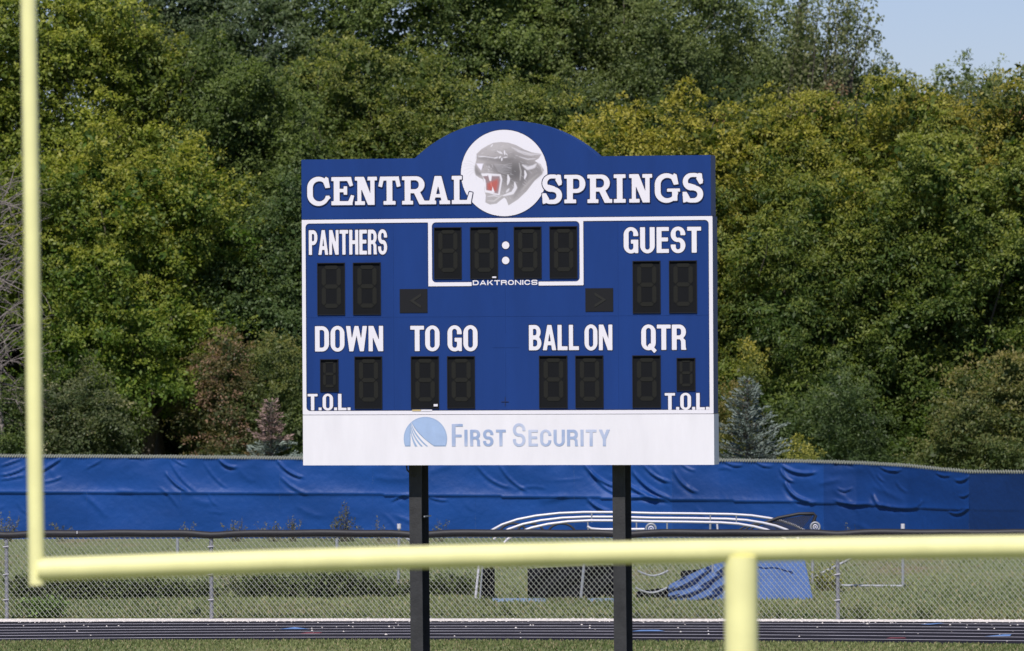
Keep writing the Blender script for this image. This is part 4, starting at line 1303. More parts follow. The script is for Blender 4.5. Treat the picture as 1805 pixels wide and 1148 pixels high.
soft_sheet('tarp', 1336, 1434, 984, 1060, 104.0, M['tarp'], 'blue tarp hanging as a smooth slanted sheet at the right end of the frame', 'tarp', amp=.025, dirn=(.6, .15), freq=2, slant=-16, seed=5, depth=1.2, fringe=1.5)
soft_sheet('tarp', 1178, 1284, 988, 1059, 103.6, M['tarp'], 'crumpled blue tarp draped in diagonal folds beside the sagging tubes', 'tarp', amp=.12, dirn=(.55, 1), freq=2.4, slant=0, seed=9, depth=.8, rise=44)
def ground_cloth(x0, x1, y0, y1, lab):
    soft_sheet('ground_cloth', x0, x1, y0, y1, ground(x0, y1)[1] + .5, M['tarp_pale'], lab, 'cloth', amp=.05, dirn=(1, .5), freq=1.5, seed=int(x0), depth=.5)
ground_cloth(868, 962, 1055, 1061.5, 'pale blue cloth edge lying on the grass left of the black tarp')
ground_cloth(1036, 1082, 1055, 1061, 'pale blue cloth edge lying on the grass beside the right scoreboard post')

# small pipe goal frames
def pipe_goal(name, segs_, lab, r=.024):
    g0 = ground(segs_[0][0], 1038)
    e = empty(name, g0, lab, 'goal frame')
    for (x0, y0, x1, y1, d, nm) in segs_:
        MB().tube([at(x0, y0, d), at(x1, y1, d)], r, 8).build(nm, M['dull_pipe'], e, True)
    q = at(segs_[0][0], segs_[0][1], 107.8)
    mb = MB(); mb.tube([q, q + np.array([0, 0, .08])], .034, 8).build('end_cap', M['aluminium'], e, True)
pipe_goal('pipe_goal', [(1591.5, 932, 1591.5, 1036, 107.8, 'upright'), (1482, 1032.5, 1593, 1033.5, 107.8, 'base_rail'), (1432.5, 984, 1432, 1029, 107.0, 'upright'), (1434, 1018, 1478, 996, 107.0, 'brace'), (1478, 996, 1578, 944, 107.4, 'brace')], 'grey pipe goal frame standing right of the blue tarp')
pipe_goal('pipe_goal', [(703.5, 932, 702, 1038, 107.8, 'upright'), (700, 1039, 720, 1041, 107.8, 'foot'), (706, 944, 724, 953, 107.6, 'brace')], 'grey pipe upright standing just left of the left scoreboard post')
for px, lb in ((313, 'short grey pipe stub seen under the fence cap left of centre'), (594, 'short grey pipe stub seen under the fence cap near the tall weed')):
    q0 = ground(px, 985); MB_ = MB(); MB_.tube([(q0[0], q0[1], 0), (q0[0], q0[1], .38)], .03, 8)
    o = MB_.build('pipe_stub', M['dull_pipe'], None, True); tag(o, lb, 'pipe')

# ------------------------------------------------------------------ FOLIAGE
def leaves(P, A, Nrm, L, wr=.5):
    """P base points, A axis dirs, Nrm normals, L lengths -> quads"""
    A = A / (np.linalg.norm(A, axis=1, keepdims=True) + 1e-9)
    S = np.cross(Nrm, A); S /= (np.linalg.norm(S, axis=1, keepdims=True) + 1e-9)
    Nn = np.cross(A, S)
    V = np.zeros((len(P), 4, 3))
    l = L[:, None]
    V[:, 0] = P
    V[:, 1] = P + A * l * .45 + S * l * wr * .5 + Nn * l * .08
    V[:, 2] = P + A * l - Nn * l * .05
    V[:, 3] = P + A * l * .45 - S * l * wr * .5 + Nn * l * .08
    return V

def crown_mesh(name, lobes, r, dens=1.0, leaf=.11, green=(.05, .075, .02), yellow=(.17, .155, .03), ymix=.35, dark=(.03, .045, .016), up=.3, droop=.0, wr=.52, clump=.19, odd=None, oddp=0.0, inner=1.0):
    """lobes -> small domed leaf clumps on their surface -> single leaves"""
    sc_ = max(.35, min(1.0, float(np.mean([l[1][0] for l in lobes])) / .55))
    wk = r.normal(size=(10, 3)); wk /= np.linalg.norm(wk, axis=1, keepdims=True)
    wfq = np.array([2.6, 3.1, 3.8, 4.6, 5.5, 7.0, 8.5, 10.0, 12.0, 14.0]) / sc_; wph = r.uniform(0, 6.28, 10)
    wam = r.normal(size=(10, 3)); wam /= np.linalg.norm(wam, axis=1, keepdims=True)
    wam *= (np.array([.30, .28, .24, .20, .17, .13, .11, .09, .07, .06]) * sc_)[:, None] * np.array([1.0, .8, 1.25])
    def warp(X):
        return X + np.sin((X @ wk.T) * wfq + wph) @ wam
    P = []; A = []; N = []; L = []; C = []
    ztop = max(l[0][2] + l[1][2] for l in lobes); zbot = min(l[0][2] - l[1][2] for l in lobes)
    for (c, rad, q) in lobes:
        c = np.array(c); rad = np.array(rad)
        area = 4 * math.pi * ((rad[0] * rad[2] + rad[0] * rad[1] + rad[1] * rad[2]) / 3)
        nt_ = max(4, int(area / (clump * clump * 4.2) * dens * 2.3 * q))
        d = r.normal(size=(nt_ * 4, 3)); d /= np.linalg.norm(d, axis=1, keepdims=True)
        keep = r.random(len(d)) < np.where(d[:, 1] < .3, 1.0, .22) * np.where(d[:, 2] < -.5, .45, 1.0)
        d = d[keep][:nt_]; nt_ = len(d)
        cl = clump * r.uniform(.6, 1.35, nt_)
        pos = c + d * rad * (1 + r.normal(0, .13, nt_))[:, None]
        pos += (d * .4 + np.array([0, 0, up])) * (cl * r.uniform(0, 1.0, nt_))[:, None]
        pos = warp(pos)
        keepc = (np.sin((pos @ wk[3]) * 7.3 / sc_ + wph[3]) * np.sin((pos @ wk[5]) * 6.1 / sc_ + wph[6]) > -.62) | (r.random(nt_) < .3)
        pos = pos[keepc]; d = d[keepc]; cl = cl[keepc]; nt_ = len(d)
        if nt_ == 0: continue
        tone_l = r.normal(.5, .22)
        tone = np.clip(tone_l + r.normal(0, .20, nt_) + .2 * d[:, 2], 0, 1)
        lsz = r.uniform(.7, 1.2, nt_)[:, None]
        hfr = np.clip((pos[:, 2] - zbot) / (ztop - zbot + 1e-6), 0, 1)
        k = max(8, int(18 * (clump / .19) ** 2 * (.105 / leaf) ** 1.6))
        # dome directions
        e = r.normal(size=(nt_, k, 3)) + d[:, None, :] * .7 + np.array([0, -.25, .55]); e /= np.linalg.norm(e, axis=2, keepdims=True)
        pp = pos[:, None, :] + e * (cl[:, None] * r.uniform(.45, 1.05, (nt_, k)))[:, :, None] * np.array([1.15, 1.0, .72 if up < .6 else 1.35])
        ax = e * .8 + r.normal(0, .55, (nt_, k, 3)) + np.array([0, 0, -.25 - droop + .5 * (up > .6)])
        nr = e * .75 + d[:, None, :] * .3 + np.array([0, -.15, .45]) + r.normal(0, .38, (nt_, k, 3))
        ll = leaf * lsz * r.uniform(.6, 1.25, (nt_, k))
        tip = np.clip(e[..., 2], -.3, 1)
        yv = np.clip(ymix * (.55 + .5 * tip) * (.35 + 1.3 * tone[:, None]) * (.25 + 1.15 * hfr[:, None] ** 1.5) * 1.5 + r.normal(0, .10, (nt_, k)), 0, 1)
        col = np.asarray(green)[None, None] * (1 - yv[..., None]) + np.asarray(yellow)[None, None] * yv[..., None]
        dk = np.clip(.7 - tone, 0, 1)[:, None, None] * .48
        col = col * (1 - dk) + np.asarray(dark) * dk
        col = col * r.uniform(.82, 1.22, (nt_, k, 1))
        if odd is not None:
            om = (r.random((nt_, 1)) < oddp) & np.ones((nt_, k), bool)
            col[om] = np.asarray(odd) * r.uniform(.6, 1.3, (om.sum(), 1))
        P.append(pp.reshape(-1, 3)); A.append(ax.reshape(-1, 3)); N.append(nr.reshape(-1, 3)); L.append(ll.reshape(-1)); C.append(col.reshape(-1, 3))
        # inner fill: larger leaves so that crowns are not see-through
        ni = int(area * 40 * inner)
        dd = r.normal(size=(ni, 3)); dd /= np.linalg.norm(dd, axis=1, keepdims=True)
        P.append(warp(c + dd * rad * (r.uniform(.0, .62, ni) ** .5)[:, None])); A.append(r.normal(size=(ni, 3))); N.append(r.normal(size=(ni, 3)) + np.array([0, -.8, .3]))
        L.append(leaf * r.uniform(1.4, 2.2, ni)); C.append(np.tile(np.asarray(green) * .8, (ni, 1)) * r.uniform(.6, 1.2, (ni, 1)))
    P = np.concatenate(P); A = np.concatenate(A); N = np.concatenate(N); L = np.concatenate(L); C = np.concatenate(C)
    V = leaves(P, A, N, L, wr)
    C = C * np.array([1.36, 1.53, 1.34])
    return quads_mesh(name, V, np.clip(C, 0, 1))

LEAFCOUNT = 0
def tree(name, label, prof, ybot, depth, r=.7, seed=0, bulge=2.0, layers=2, drop=.1, q=1.0, tall=1.0, group='trees behind the blue fence', trunk=True, cat='tree', overlap=1.0, lean_back=.16, **kw):
    """prof: list of (px, ytop) outline of the crown in the photo; the crown is given real depth."""
    global LEAFCOUNT
    rr = np.random.default_rng(seed)
    px = np.array([p[0] for p in prof], float); py = np.array([p[1] for p in prof], float)
    x0, x1 = px[0], px[-1]; mid = (x0 + x1) / 2; hw = (x1 - x0) / 2
    s = depth / F
    lobes = []
    for lay in range(layers):
        rl = r * (1.0 if lay == 0 else 1.25)
        stx = rl / s * 1.05 / overlap; sty = rl * tall / s * .92 / overlap
        yy = np.min(py) + rl * tall / s * .4; row = 0
        while yy < ybot:
            xx = x0 + (row % 2) * stx / 2
            while xx <= x1:
                jx = xx + rr.normal(0, stx * .25); jy = yy + rr.normal(0, sty * .25)
                k = rr.uniform(.45, 1.25)
                rad = rl * k
                topy = np.interp(jx, px, py)
                if jy - rad * tall / s * .75 > topy and x0 - 10 < jx < x1 + 10 and not (lay == 0 and rr.random() < drop):
                    u = (jx - mid) / hw
                    hf = (ybot - jy) / (ybot - np.min(py))
                    d = depth + bulge * (u * u) * .9 + lean_back * bulge * 4 * hf * hf + rr.normal(0, .5) + lay * 1.7 - (1 if rad > rl else 0) * .2
                    c = at(jx, jy, d)
                    if c[2] - rad * .5 > 0.0:
                        rad3 = (rad * rr.uniform(.85, 1.25), rad * rr.uniform(.85, 1.15), rad * tall * rr.uniform(.75, 1.1))
                        lobes.append((c, rad3, q * (1 if lay == 0 else .7)))
                xx += stx
            yy += sty; row += 1
    # small tip lobes along the outline for an uneven edge
    for xx in np.arange(x0, x1, r / s * .55):
        jx = xx + rr.normal(0, 8); topy = np.interp(jx, px, py)
        rad = r * rr.uniform(.28, .5)
        c = at(jx, topy + rad / s * rr.uniform(.3, 1.6), depth + lean_back * bulge * 4 + rr.normal(0, .6))
        lobes.append((c, (rad, rad, rad * tall * rr.uniform(1.0, 1.5)), q))
    base = at(mid, 900, depth + .9)
    e = empty(name, (base[0], base[1], 0), label, cat, group)
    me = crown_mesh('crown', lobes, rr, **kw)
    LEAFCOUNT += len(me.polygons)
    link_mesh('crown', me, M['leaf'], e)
    if trunk:
        zt = max(l[0][2] for l in lobes)
        mb = MB()
        tb = np.array([base[0], base[1], -.1])
        pts = [tb + np.array([.12 * math.sin(k * 1.3 + seed), .1 * k, (zt * .8) * k / 8]) for k in range(9)]
        mb.tube(pts, .11 + zt * .008, 10, r2=.03)
        for k in range(9):
            l = lobes[rr.integers(len(lobes))]; i0 = rr.integers(2, 6)
            a = pts[i0]; b = np.array(l[0]); m_ = (a + b) / 2 + np.array([0, 0, .3])
            mb.tube([a, m_, b], .05, 6, r2=.012)
        for k in range(26):
            l = lobes[rr.integers(len(lobes))]
            b = np.array(l[0]) + np.array([rr.normal(0, .2), -l[1][1] * rr.uniform(.5, 1.0), l[1][2] * rr.uniform(.2, 1.0)])
            a = np.array(l[0]) + np.array([rr.normal(0, .25), .2, -l[1][2] * 1.2]); m_ = (a + b) / 2 + rr.normal(0, .08, 3)
            mb.tube([a, m_, b], .018, 5, r2=.004)
        mb.build('trunk', M['bark'], e, True)
    return e

GRN = (.052, .080, .020); OLV = (.075, .090, .026); YEL = (.21, .185, .035); DRK = (.028, .042, .018); BLU = (.064, .082, .042); YG = (.10, .125, .022)
# --- back row
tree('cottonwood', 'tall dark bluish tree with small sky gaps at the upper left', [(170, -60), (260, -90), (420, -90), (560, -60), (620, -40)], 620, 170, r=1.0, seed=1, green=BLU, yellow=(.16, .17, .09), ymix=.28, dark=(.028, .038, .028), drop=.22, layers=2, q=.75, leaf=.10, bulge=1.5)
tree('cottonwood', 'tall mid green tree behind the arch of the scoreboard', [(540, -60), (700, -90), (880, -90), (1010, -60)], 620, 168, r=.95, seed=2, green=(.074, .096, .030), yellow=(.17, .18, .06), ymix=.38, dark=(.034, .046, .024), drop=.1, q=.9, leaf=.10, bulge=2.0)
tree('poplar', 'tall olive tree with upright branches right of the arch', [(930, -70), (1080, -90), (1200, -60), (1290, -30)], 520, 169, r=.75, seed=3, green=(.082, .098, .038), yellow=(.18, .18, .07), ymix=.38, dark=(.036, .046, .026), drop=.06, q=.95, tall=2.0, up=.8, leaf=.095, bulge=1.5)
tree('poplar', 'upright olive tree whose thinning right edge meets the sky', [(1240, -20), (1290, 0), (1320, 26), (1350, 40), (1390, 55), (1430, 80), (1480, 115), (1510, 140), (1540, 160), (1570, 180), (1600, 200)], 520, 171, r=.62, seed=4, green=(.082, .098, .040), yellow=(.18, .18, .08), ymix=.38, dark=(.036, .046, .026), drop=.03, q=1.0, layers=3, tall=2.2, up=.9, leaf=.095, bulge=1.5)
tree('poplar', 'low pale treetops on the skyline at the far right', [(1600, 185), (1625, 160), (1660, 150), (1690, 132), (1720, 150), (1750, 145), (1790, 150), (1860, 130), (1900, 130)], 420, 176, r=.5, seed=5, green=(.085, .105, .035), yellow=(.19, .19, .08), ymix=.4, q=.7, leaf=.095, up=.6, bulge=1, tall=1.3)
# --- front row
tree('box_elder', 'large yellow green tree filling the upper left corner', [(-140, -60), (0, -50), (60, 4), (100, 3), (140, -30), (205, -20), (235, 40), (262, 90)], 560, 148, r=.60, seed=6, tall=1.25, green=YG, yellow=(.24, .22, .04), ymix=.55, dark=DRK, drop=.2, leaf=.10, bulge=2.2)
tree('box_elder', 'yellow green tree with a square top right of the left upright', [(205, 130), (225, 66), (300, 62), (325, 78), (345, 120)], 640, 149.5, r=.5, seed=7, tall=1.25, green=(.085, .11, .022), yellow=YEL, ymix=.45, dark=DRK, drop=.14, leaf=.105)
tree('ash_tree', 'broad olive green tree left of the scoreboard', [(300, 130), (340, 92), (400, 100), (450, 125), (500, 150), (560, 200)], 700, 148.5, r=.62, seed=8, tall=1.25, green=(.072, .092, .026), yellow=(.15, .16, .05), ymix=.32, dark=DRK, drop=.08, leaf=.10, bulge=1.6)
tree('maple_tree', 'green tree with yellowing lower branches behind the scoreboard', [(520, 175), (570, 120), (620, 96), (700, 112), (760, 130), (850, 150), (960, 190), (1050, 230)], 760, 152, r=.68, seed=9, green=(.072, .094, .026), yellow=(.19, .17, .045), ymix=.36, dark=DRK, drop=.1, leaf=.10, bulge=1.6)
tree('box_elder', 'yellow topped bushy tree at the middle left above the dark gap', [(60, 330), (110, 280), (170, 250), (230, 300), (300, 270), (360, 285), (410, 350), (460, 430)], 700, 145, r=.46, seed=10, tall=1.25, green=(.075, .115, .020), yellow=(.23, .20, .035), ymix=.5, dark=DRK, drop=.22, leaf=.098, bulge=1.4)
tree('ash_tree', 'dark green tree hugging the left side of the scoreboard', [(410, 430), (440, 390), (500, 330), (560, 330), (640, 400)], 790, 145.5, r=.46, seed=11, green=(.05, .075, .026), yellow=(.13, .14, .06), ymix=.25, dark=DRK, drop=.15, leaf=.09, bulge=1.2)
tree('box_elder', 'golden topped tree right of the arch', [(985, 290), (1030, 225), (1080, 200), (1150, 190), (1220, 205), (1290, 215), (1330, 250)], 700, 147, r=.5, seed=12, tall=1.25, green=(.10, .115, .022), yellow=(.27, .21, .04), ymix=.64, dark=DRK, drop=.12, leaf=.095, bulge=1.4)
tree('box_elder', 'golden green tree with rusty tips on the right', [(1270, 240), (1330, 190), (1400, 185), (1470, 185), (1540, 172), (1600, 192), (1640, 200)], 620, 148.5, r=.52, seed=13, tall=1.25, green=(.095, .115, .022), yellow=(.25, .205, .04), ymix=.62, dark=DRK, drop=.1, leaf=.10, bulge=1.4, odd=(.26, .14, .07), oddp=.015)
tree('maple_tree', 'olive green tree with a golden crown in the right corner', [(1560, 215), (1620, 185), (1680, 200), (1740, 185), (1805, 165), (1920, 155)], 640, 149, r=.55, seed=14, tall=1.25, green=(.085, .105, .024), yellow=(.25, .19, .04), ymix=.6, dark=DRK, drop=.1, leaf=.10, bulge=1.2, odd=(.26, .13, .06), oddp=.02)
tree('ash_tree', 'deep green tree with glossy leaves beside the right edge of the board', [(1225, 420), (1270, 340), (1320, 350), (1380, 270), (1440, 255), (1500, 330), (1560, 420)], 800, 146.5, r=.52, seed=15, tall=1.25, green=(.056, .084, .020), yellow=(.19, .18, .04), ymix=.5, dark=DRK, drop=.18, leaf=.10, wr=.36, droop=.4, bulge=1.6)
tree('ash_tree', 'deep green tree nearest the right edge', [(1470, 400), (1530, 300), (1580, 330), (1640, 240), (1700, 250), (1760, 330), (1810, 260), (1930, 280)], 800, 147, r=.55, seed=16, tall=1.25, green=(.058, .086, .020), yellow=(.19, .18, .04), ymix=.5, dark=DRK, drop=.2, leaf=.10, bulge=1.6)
# --- shrubs at the foot
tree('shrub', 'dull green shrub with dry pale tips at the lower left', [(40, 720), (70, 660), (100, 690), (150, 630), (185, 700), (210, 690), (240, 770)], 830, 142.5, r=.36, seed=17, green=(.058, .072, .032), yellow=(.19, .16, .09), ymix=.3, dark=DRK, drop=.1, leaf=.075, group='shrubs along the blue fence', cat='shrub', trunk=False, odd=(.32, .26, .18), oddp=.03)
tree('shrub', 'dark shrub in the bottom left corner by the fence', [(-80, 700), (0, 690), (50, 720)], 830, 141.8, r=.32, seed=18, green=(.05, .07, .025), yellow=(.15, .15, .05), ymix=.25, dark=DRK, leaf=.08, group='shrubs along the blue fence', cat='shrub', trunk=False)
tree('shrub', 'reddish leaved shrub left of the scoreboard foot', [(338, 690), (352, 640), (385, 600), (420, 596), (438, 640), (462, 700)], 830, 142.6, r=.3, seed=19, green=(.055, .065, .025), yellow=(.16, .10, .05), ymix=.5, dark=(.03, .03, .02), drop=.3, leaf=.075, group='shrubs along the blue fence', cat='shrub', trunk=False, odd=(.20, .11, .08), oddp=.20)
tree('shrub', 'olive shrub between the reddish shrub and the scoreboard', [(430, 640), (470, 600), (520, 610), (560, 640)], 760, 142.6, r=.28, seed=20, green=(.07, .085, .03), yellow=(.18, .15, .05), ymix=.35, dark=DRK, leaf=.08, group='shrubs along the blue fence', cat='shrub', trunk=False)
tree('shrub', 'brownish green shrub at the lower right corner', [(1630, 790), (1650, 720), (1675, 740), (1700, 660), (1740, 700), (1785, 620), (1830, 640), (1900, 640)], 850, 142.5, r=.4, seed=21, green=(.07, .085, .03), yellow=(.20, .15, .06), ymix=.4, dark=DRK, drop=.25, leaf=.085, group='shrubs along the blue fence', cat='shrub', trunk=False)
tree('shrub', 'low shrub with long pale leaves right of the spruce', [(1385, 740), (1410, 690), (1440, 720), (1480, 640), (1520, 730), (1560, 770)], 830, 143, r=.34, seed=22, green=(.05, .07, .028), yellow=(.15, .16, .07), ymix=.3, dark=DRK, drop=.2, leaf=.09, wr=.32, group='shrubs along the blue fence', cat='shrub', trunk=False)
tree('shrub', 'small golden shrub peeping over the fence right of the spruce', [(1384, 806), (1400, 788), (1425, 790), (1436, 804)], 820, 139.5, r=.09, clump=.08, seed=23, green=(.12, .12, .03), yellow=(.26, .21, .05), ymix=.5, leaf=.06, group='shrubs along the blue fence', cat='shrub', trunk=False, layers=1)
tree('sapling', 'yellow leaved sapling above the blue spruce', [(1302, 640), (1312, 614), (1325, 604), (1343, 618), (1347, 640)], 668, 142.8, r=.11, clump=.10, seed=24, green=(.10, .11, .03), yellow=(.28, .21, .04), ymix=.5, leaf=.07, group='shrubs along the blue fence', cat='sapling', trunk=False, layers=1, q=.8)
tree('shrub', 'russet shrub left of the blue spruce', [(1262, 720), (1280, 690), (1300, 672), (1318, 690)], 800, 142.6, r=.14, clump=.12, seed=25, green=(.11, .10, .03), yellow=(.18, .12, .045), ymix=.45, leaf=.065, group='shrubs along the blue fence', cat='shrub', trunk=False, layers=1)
# understory that closes the woodland behind
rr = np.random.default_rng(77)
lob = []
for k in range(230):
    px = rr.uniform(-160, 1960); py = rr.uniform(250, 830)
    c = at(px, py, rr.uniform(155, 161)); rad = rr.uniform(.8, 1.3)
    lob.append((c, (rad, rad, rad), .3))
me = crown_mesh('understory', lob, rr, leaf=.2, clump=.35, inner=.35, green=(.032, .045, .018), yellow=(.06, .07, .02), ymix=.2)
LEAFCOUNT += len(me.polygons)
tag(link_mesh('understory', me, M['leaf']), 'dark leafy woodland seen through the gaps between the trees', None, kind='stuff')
print('leaves', LEAFCOUNT)

# thin upright twigs with sparse leaves against the sky
def twigs(name, label, spec, depth, seed, lf=.10, col0=(.11, .14, .05), col1=(.30, .30, .16), parent_label=None, tone=1.0, per=13):
    r = np.random.default_rng(seed)
    b = at(spec[0][0], 500, depth)
    e = empty(name, (b[0], b[1], 0), label, 'tree', 'trees behind the blue fence')
    mb = MB(); P = []; 
    for (x0, y0, x1, y1) in spec:
        a = at(x0, y0, depth + r.normal(0, .3)); c = at(x1, y1, depth + r.normal(0, .3)); a[1] = c[1]
        m_ = (a + c) / 2 + np.array([r.normal(0, .08), 0, 0])
        mb.tube([a, m_, c], .012, 5, r2=.004)
        L_ = np.linalg.norm(c - a); n = int(L_ * per * 1.6)
        for t in r.uniform(0.05, 1.03, n):
            p = a + (c - a) * t
            s_ = r.normal(0, .05 + .11 * (1 - t)); 
            q = p + np.array([s_, r.normal(0, .1), abs(r.normal(0, .08))])
            for _ in range(3): P.append(q + r.normal(0, .045, 3))
    # stem into the woodland and down to the ground
    mb.tube([(b[0], b[1], 0), (b[0], b[1], b[2])], .12, 8, r2=.06)
    for (x0, y0, x1, y1) in spec:
        a = at(x0, y0, depth); mb.tube([(b[0], b[1], b[2] - 1), a], .03, 5, r2=.02)
    mb.build('trunk', M['bark'], e, True)
    P = np.array(P); n = len(P)
    t = r.random(n)
    me = quads_mesh('crown', leaves(P, r.normal(0, 1, (n, 3)) + np.array([0, 0, .3]), r.normal(0, .7, (n, 3)) + np.array([0, -.5, .5]), lf * r.uniform(.6, 1.3, n), .6), lerp(col0, col1, t ** 1.5))
    link_mesh('crown', me, M['leaf'], e)
rt = random.Random(9)
sp = []
for k in range(20):
    x = rt.uniform(1400, 1545); f_ = (x - 1400) / 145
    ytop = -20 + 0 * f_ if x < 1520 else 20
    sp.append((x - rt.uniform(5, 25), 190 + 30 * f_, x + rt.uniform(0, 14), ytop + rt.uniform(-30, 35)))
for x1, y1 in ((1552, 30), (1550, 60), (1540, 10), (1566, 108), (1583, 118), (1575, 150), (1600, 130), (1612, 140), (1500, -20), (1480, -20), (1525, -10), (1535, 40)):
    sp.append((x1 - rt.uniform(20, 60), y1 + rt.uniform(90, 150), x1, y1))
twigs('birch_tree', 'slender tree with sparse pale leaves standing against the sky', sp, 170, 31)
sp = [(x - 8, 215, x + rt.uniform(-10, 10), rt.uniform(135, 165)) for x in range(1630, 1820, 13)]
twigs('birch_tree', 'loose pale twigs rising above the trees at the right skyline', sp, 172, 33, lf=.08)
sp = [(x - rt.uniform(0, 10), 250, x + rt.uniform(-6, 10), rt.uniform(150, 185)) for x in (1400, 1412, 1425, 1440, 1455, 1468, 1478, 1490, 1500)]
twigs('poplar', 'rust tinged thin treetop in front of the upright olive tree', sp, 163, 34, lf=.08, col0=(.16, .12, .06), col1=(.34, .20, .11), per=11)

# ------------------------------------------------------------------ spruces
def spruce(name, label, px, ytop, ybase, halfw, depth, seed, c0, c1, dead=None):
    r = np.random.default_rng(seed)
    topz = at(px, ytop, depth)[2]; b = at(px, ybase, depth)
    hw = halfw * depth / F
    e = empty(name, (b[0], b[1], 0), label, 'tree')
    MB().tube([(b[0], b[1], 0), (b[0], b[1], topz)], .07, 8, r2=.012).build('trunk', M['bark'], e, True)
    P = []; A = []; N = []; C = []; Ls = []
    mb = MB()
    z = topz - .05; zb = b[2] - .6
    while z > zb:
        f = (topz - z) / (topz - zb)
        rad = hw * (.10 + 1.25 * f) * r.uniform(.85, 1.1)
        nbr = int(7 + 9 * f)
        for k in range(nbr):
            an = r.uniform(0, 6.2832); L_ = rad * r.uniform(.5, 1.2)
            rise = .45 - .25 * f + r.normal(0, .15)
            d = np.array([math.cos(an), math.sin(an), rise])
            p0 = np.array([b[0], b[1], z + r.normal(0, .03)])
            mb.tube([p0, p0 + d * L_ * .95], .012, 4, r2=.003)
            n = int(L_ * 52)
            t = r.uniform(.12, 1.0, n)
            q = p0 + d * (L_ * t)[:, None]
            side = r.choice([-1, 1], n)
            perp = np.array([-math.sin(an), math.cos(an), .1])
            # branchlets, each several needles sheaves
            bl = .14 * (1.05 - t) + .05
            for _ in range(2):
                q2 = q + perp * (side * bl * r.uniform(0, 1, n))[:, None] + d * (bl * .5)[:, None] * r.uniform(0, 1, (n, 1))
                P.append(q2); A.append(d * .8 + perp * side[:, None] * .7 + np.array([0, 0, .25]) + r.normal(0, .3, (n, 3)))
                N.append(r.normal(0, .5, (n, 3)) + np.array([0, -.5, .6])); Ls.append(r.uniform(.06, .11, n))
                tt = np.clip(r.normal(.5, .3, n), 0, 1)
                c = lerp(c0, c1, tt)
                if dead is not None:
                    dm = (q2[:, 2] > b[2] + (topz - b[2]) * dead[0])
                    c[dm] = lerp(dead[1], dead[2], tt)[dm]
                C.append(c)
        z -= .13 + .06 * f
    mb.build('branches', M['bark'], e)['kind'] = 'stuff'
    me = quads_mesh('needles', leaves(np.concatenate(P), np.concatenate(A), np.concatenate(N), np.concatenate(Ls), .26), np.concatenate(C))
    o = link_mesh('needles', me, M['needle'], e); o['kind'] = 'stuff'
spruce('blue_spruce', 'small silvery blue spruce just right of the scoreboard', 1318, 668, 806, 72, 139.2, 41, (.08, .105, .085), (.27, .32, .285))
spruce('dying_spruce', 'small spruce with a dead brown top left of the scoreboard', 478, 712, 806, 62, 139.4, 42, (.12, .15, .12), (.30, .36, .31), dead=(.30, (.16, .11, .09), (.36, .25, .22)))

# ------------------------------------------------------------------ dead brush at the left edge
r = np.random.default_rng(51)
bb = at(15, 800, 142.4)
e = empty('dead_tree', (bb[0], bb[1], 0), 'leafless grey tangle of dead branches at the left edge', 'tree')
mb = MB()
mb.tube([(bb[0], bb[1], 0), (bb[0] - .2, bb[1], 3), (bb[0] - .5, bb[1], 5.5)], .09, 8, r2=.03).build('trunk', M['dead_wood'], e, True)
mb = MB()
for k in range(230):
    y = r.uniform(340, 740); x = r.uniform(-110, 20)
    p = at(x, y, 142.6 + r.normal(0, .5))
    sgn = 1 if r.random() < .8 else -1
    d = np.array([sgn * r.uniform(.3, 1), r.normal(0, .2), r.normal(.45, .5)]); d /= np.linalg.norm(d)
    L_ = r.uniform(.6, 1.5); pts = [p]
    for s in range(6):
        d = d + np.array([0, 0, -.10]) + r.normal(0, .10, 3); d /= np.linalg.norm(d)
        pts.append(pts[-1] + d * L_ / 6)
    mb.tube(pts, .013, 4, r2=.003, cap=False)
    for _ in range(3):
        q = pts[r.integers(1, 6)]; d2 = d + r.normal(0, .6, 3); d2 /= np.linalg.norm(d2)
        mb.tube([q, q + d2 * .18, q + d2 * .34 + np.array([0, 0, -.05])], .006, 3, r2=.002, cap=False)
o = mb.build('branches', M['dead_wood'], e); o['kind'] = 'stuff'

# ------------------------------------------------------------------ weeds
def weed(name, label, px, py, h, w, n, seed, c0, c1, lf=.07, grp='weeds between the fences', shape='bush', cat='weed'):
    r = np.random.default_rng(seed)
    b = ground(px, py)
    e = empty(name, (b[0], b[1], 0), label, cat, grp)
    mb = MB(); P = []; A = []
    ns = max(3, int(n / 26))
    for k in range(ns):
        dx = r.normal(0, w * .35); top = np.array([b[0] + dx * 1.5, b[1] + r.normal(0, w * .3), h * r.uniform(.6, 1.0) * (1 if shape == 'bush' else math.exp(-abs(dx) / w * 1.6))])
        a = np.array([b[0] + dx * .4, b[1] + r.normal(0, w * .1), 0])
        mb.tube([a, (a + top) / 2 + r.normal(0, .02, 3), top], .006, 4, r2=.002)
        m_ = int(n / ns)
        t = r.uniform(.1, 1.0, m_)
        q = a + (top - a) * t[:, None] + r.normal(0, 1, (m_, 3)) * np.stack([w * .16 * (1.2 - t), w * .16 * (1.2 - t), .02 + 0 * t], 1)
        P.append(q); A.append(r.normal(0, .8, (m_, 3)) + np.array([0, 0, .3]))
    mb.build('stems', M['dead_wood'] if shape == 'dry' else M['bark'], e)
    P = np.concatenate(P); P[:, 2] = np.maximum(P[:, 2], .01); m_ = len(P)
    me = quads_mesh('foliage', leaves(P, np.concatenate(A), r.normal(0, .6, (m_, 3)) + np.array([0, -.3, .7]), lf * r.uniform(.5, 1.2, m_), .42), lerp(c0, c1, np.clip(r.normal(.45, .3, m_), 0, 1)))
    link_mesh('foliage', me, M['leaf_dull'], e)
G0, G1 = (.05, .075, .02), (.17, .20, .06)
weed('weed', 'leafy weed clump at the foot of the chain link fence on the left', 82, 1089, .30, .42, 1600, 60, (.06, .11, .02), (.25, .36, .10), .075)
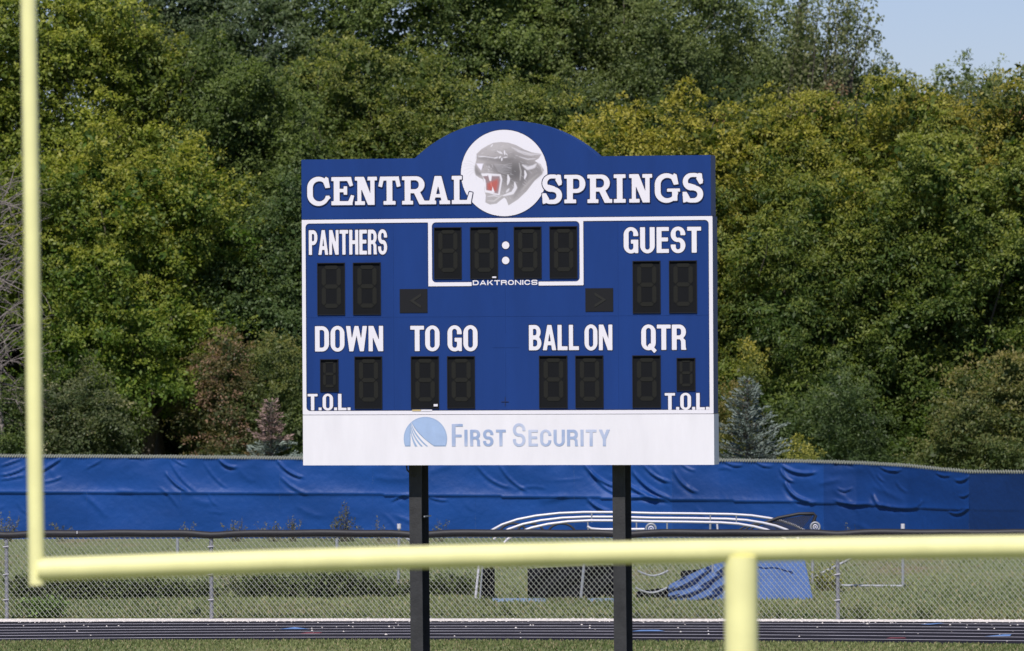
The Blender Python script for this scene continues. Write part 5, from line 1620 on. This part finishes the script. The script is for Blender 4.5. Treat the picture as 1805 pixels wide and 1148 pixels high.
ORD = ['first', 'second', 'third', 'fourth', 'fifth', 'sixth', 'seventh', 'eighth', 'ninth', 'tenth', 'eleventh', 'twelfth', 'thirteenth', 'fourteenth', 'fifteenth']
for k, (px, py, h, w, n) in enumerate([(48, 1056, .40, .45, 700), (100, 1057, .42, .5, 800), (150, 1056, .36, .5, 750), (200, 1056, .34, .5, 700), (255, 1055, .30, .5, 600), (310, 1054, .26, .5, 500), (360, 1053, .22, .45, 380),
                                       (455, 1053, .34, .5, 700), (500, 1053, .34, .45, 600), (560, 1054, .36, .5, 750), (605, 1053, .42, .5, 800), (650, 1052, .32, .45, 600), (690, 1052, .22, .4, 350), (770, 1050, .28, .45, 450), (812, 1049, .32, .4, 450)]):
    weed('weed', ORD[k] + ' dark leafy weed from the left in the row behind the chain link fence', px, py, h * 1.1, w, int(n * 2.2), 70 + k, (.020, .034, .010), (.16, .20, .06), .08, grp='row of dark weeds behind the chain link fence')
weed('weed', 'tall pointed weed in front of the blue fabric', 607, 955, 1.0, .34, 800, 90, (.05, .06, .035), (.17, .17, .10), .06, grp='weeds at the foot of the blue fence', shape='spire')
for k, (px, h, w, n, lb) in enumerate([(12, .30, .3, 200, 'weed at the far left foot of the blue fence'), (108, .14, .3, 100, 'faint dry weed just right of the left upright'), (333, .14, .3, 110, 'low dry weed before the blue fence left of centre'),
                                       (420, .22, .28, 160, 'sandy tuft of dry grass before the blue fence'), (480, .16, .35, 160, 'low scattered weed left of the twin weed'), (516, .26, .2, 170, 'small twin weed before the blue fence'), (668, .22, .10, 60, 'thin lone weed stem left of the left post'), (778, .18, .3, 110, 'low weed right of the left post'),
                                       (1495, .16, .1, 30, 'thin dry stem before the shade-darkened blue fabric')]):
    weed('weed', lb, px, 955, h + .26, w, int(n * 1.8), 100 + k, (.08, .085, .045), (.25, .24, .14), .055, grp='weeds at the foot of the blue fence')
for k, (px, py, h, w, n, c1, lb) in enumerate([(893, 1086, .20, .12, 70, G1, 'small weed standing behind the fence left of the right post'), (1522, 1091, .20, .22, 150, G1, 'small dark weed at the fence right of the goal stem'), (1632, 1091, .18, .15, 70, G1, 'thin weed at the fence near the right edge'),
                                               (1133, 1090, .10, .2, 60, (.16, .2, .1), 'low weed at the fence beside the right post'), (1372, 1091, .12, .12, 50, G1, 'tiny weed at the fence just right of the goal stem'), (275, 1084, .26, .25, 70, G1, 'wispy weed behind the chain link left of centre'),
                                               (345, 1086, .14, .2, 80, G1, 'small weed beside the second fence post'), (1452, 1042, .42, .30, 420, (.36, .34, .06), 'goldenrod with yellow flowers right of the tarp'), (1472, 1044, .34, .25, 300, (.34, .33, .07), 'shorter goldenrod clump behind the fence post')]):
    weed('weed', lb, px, py, h, w, n, 120 + k, (.05, .075, .02), c1, .06)
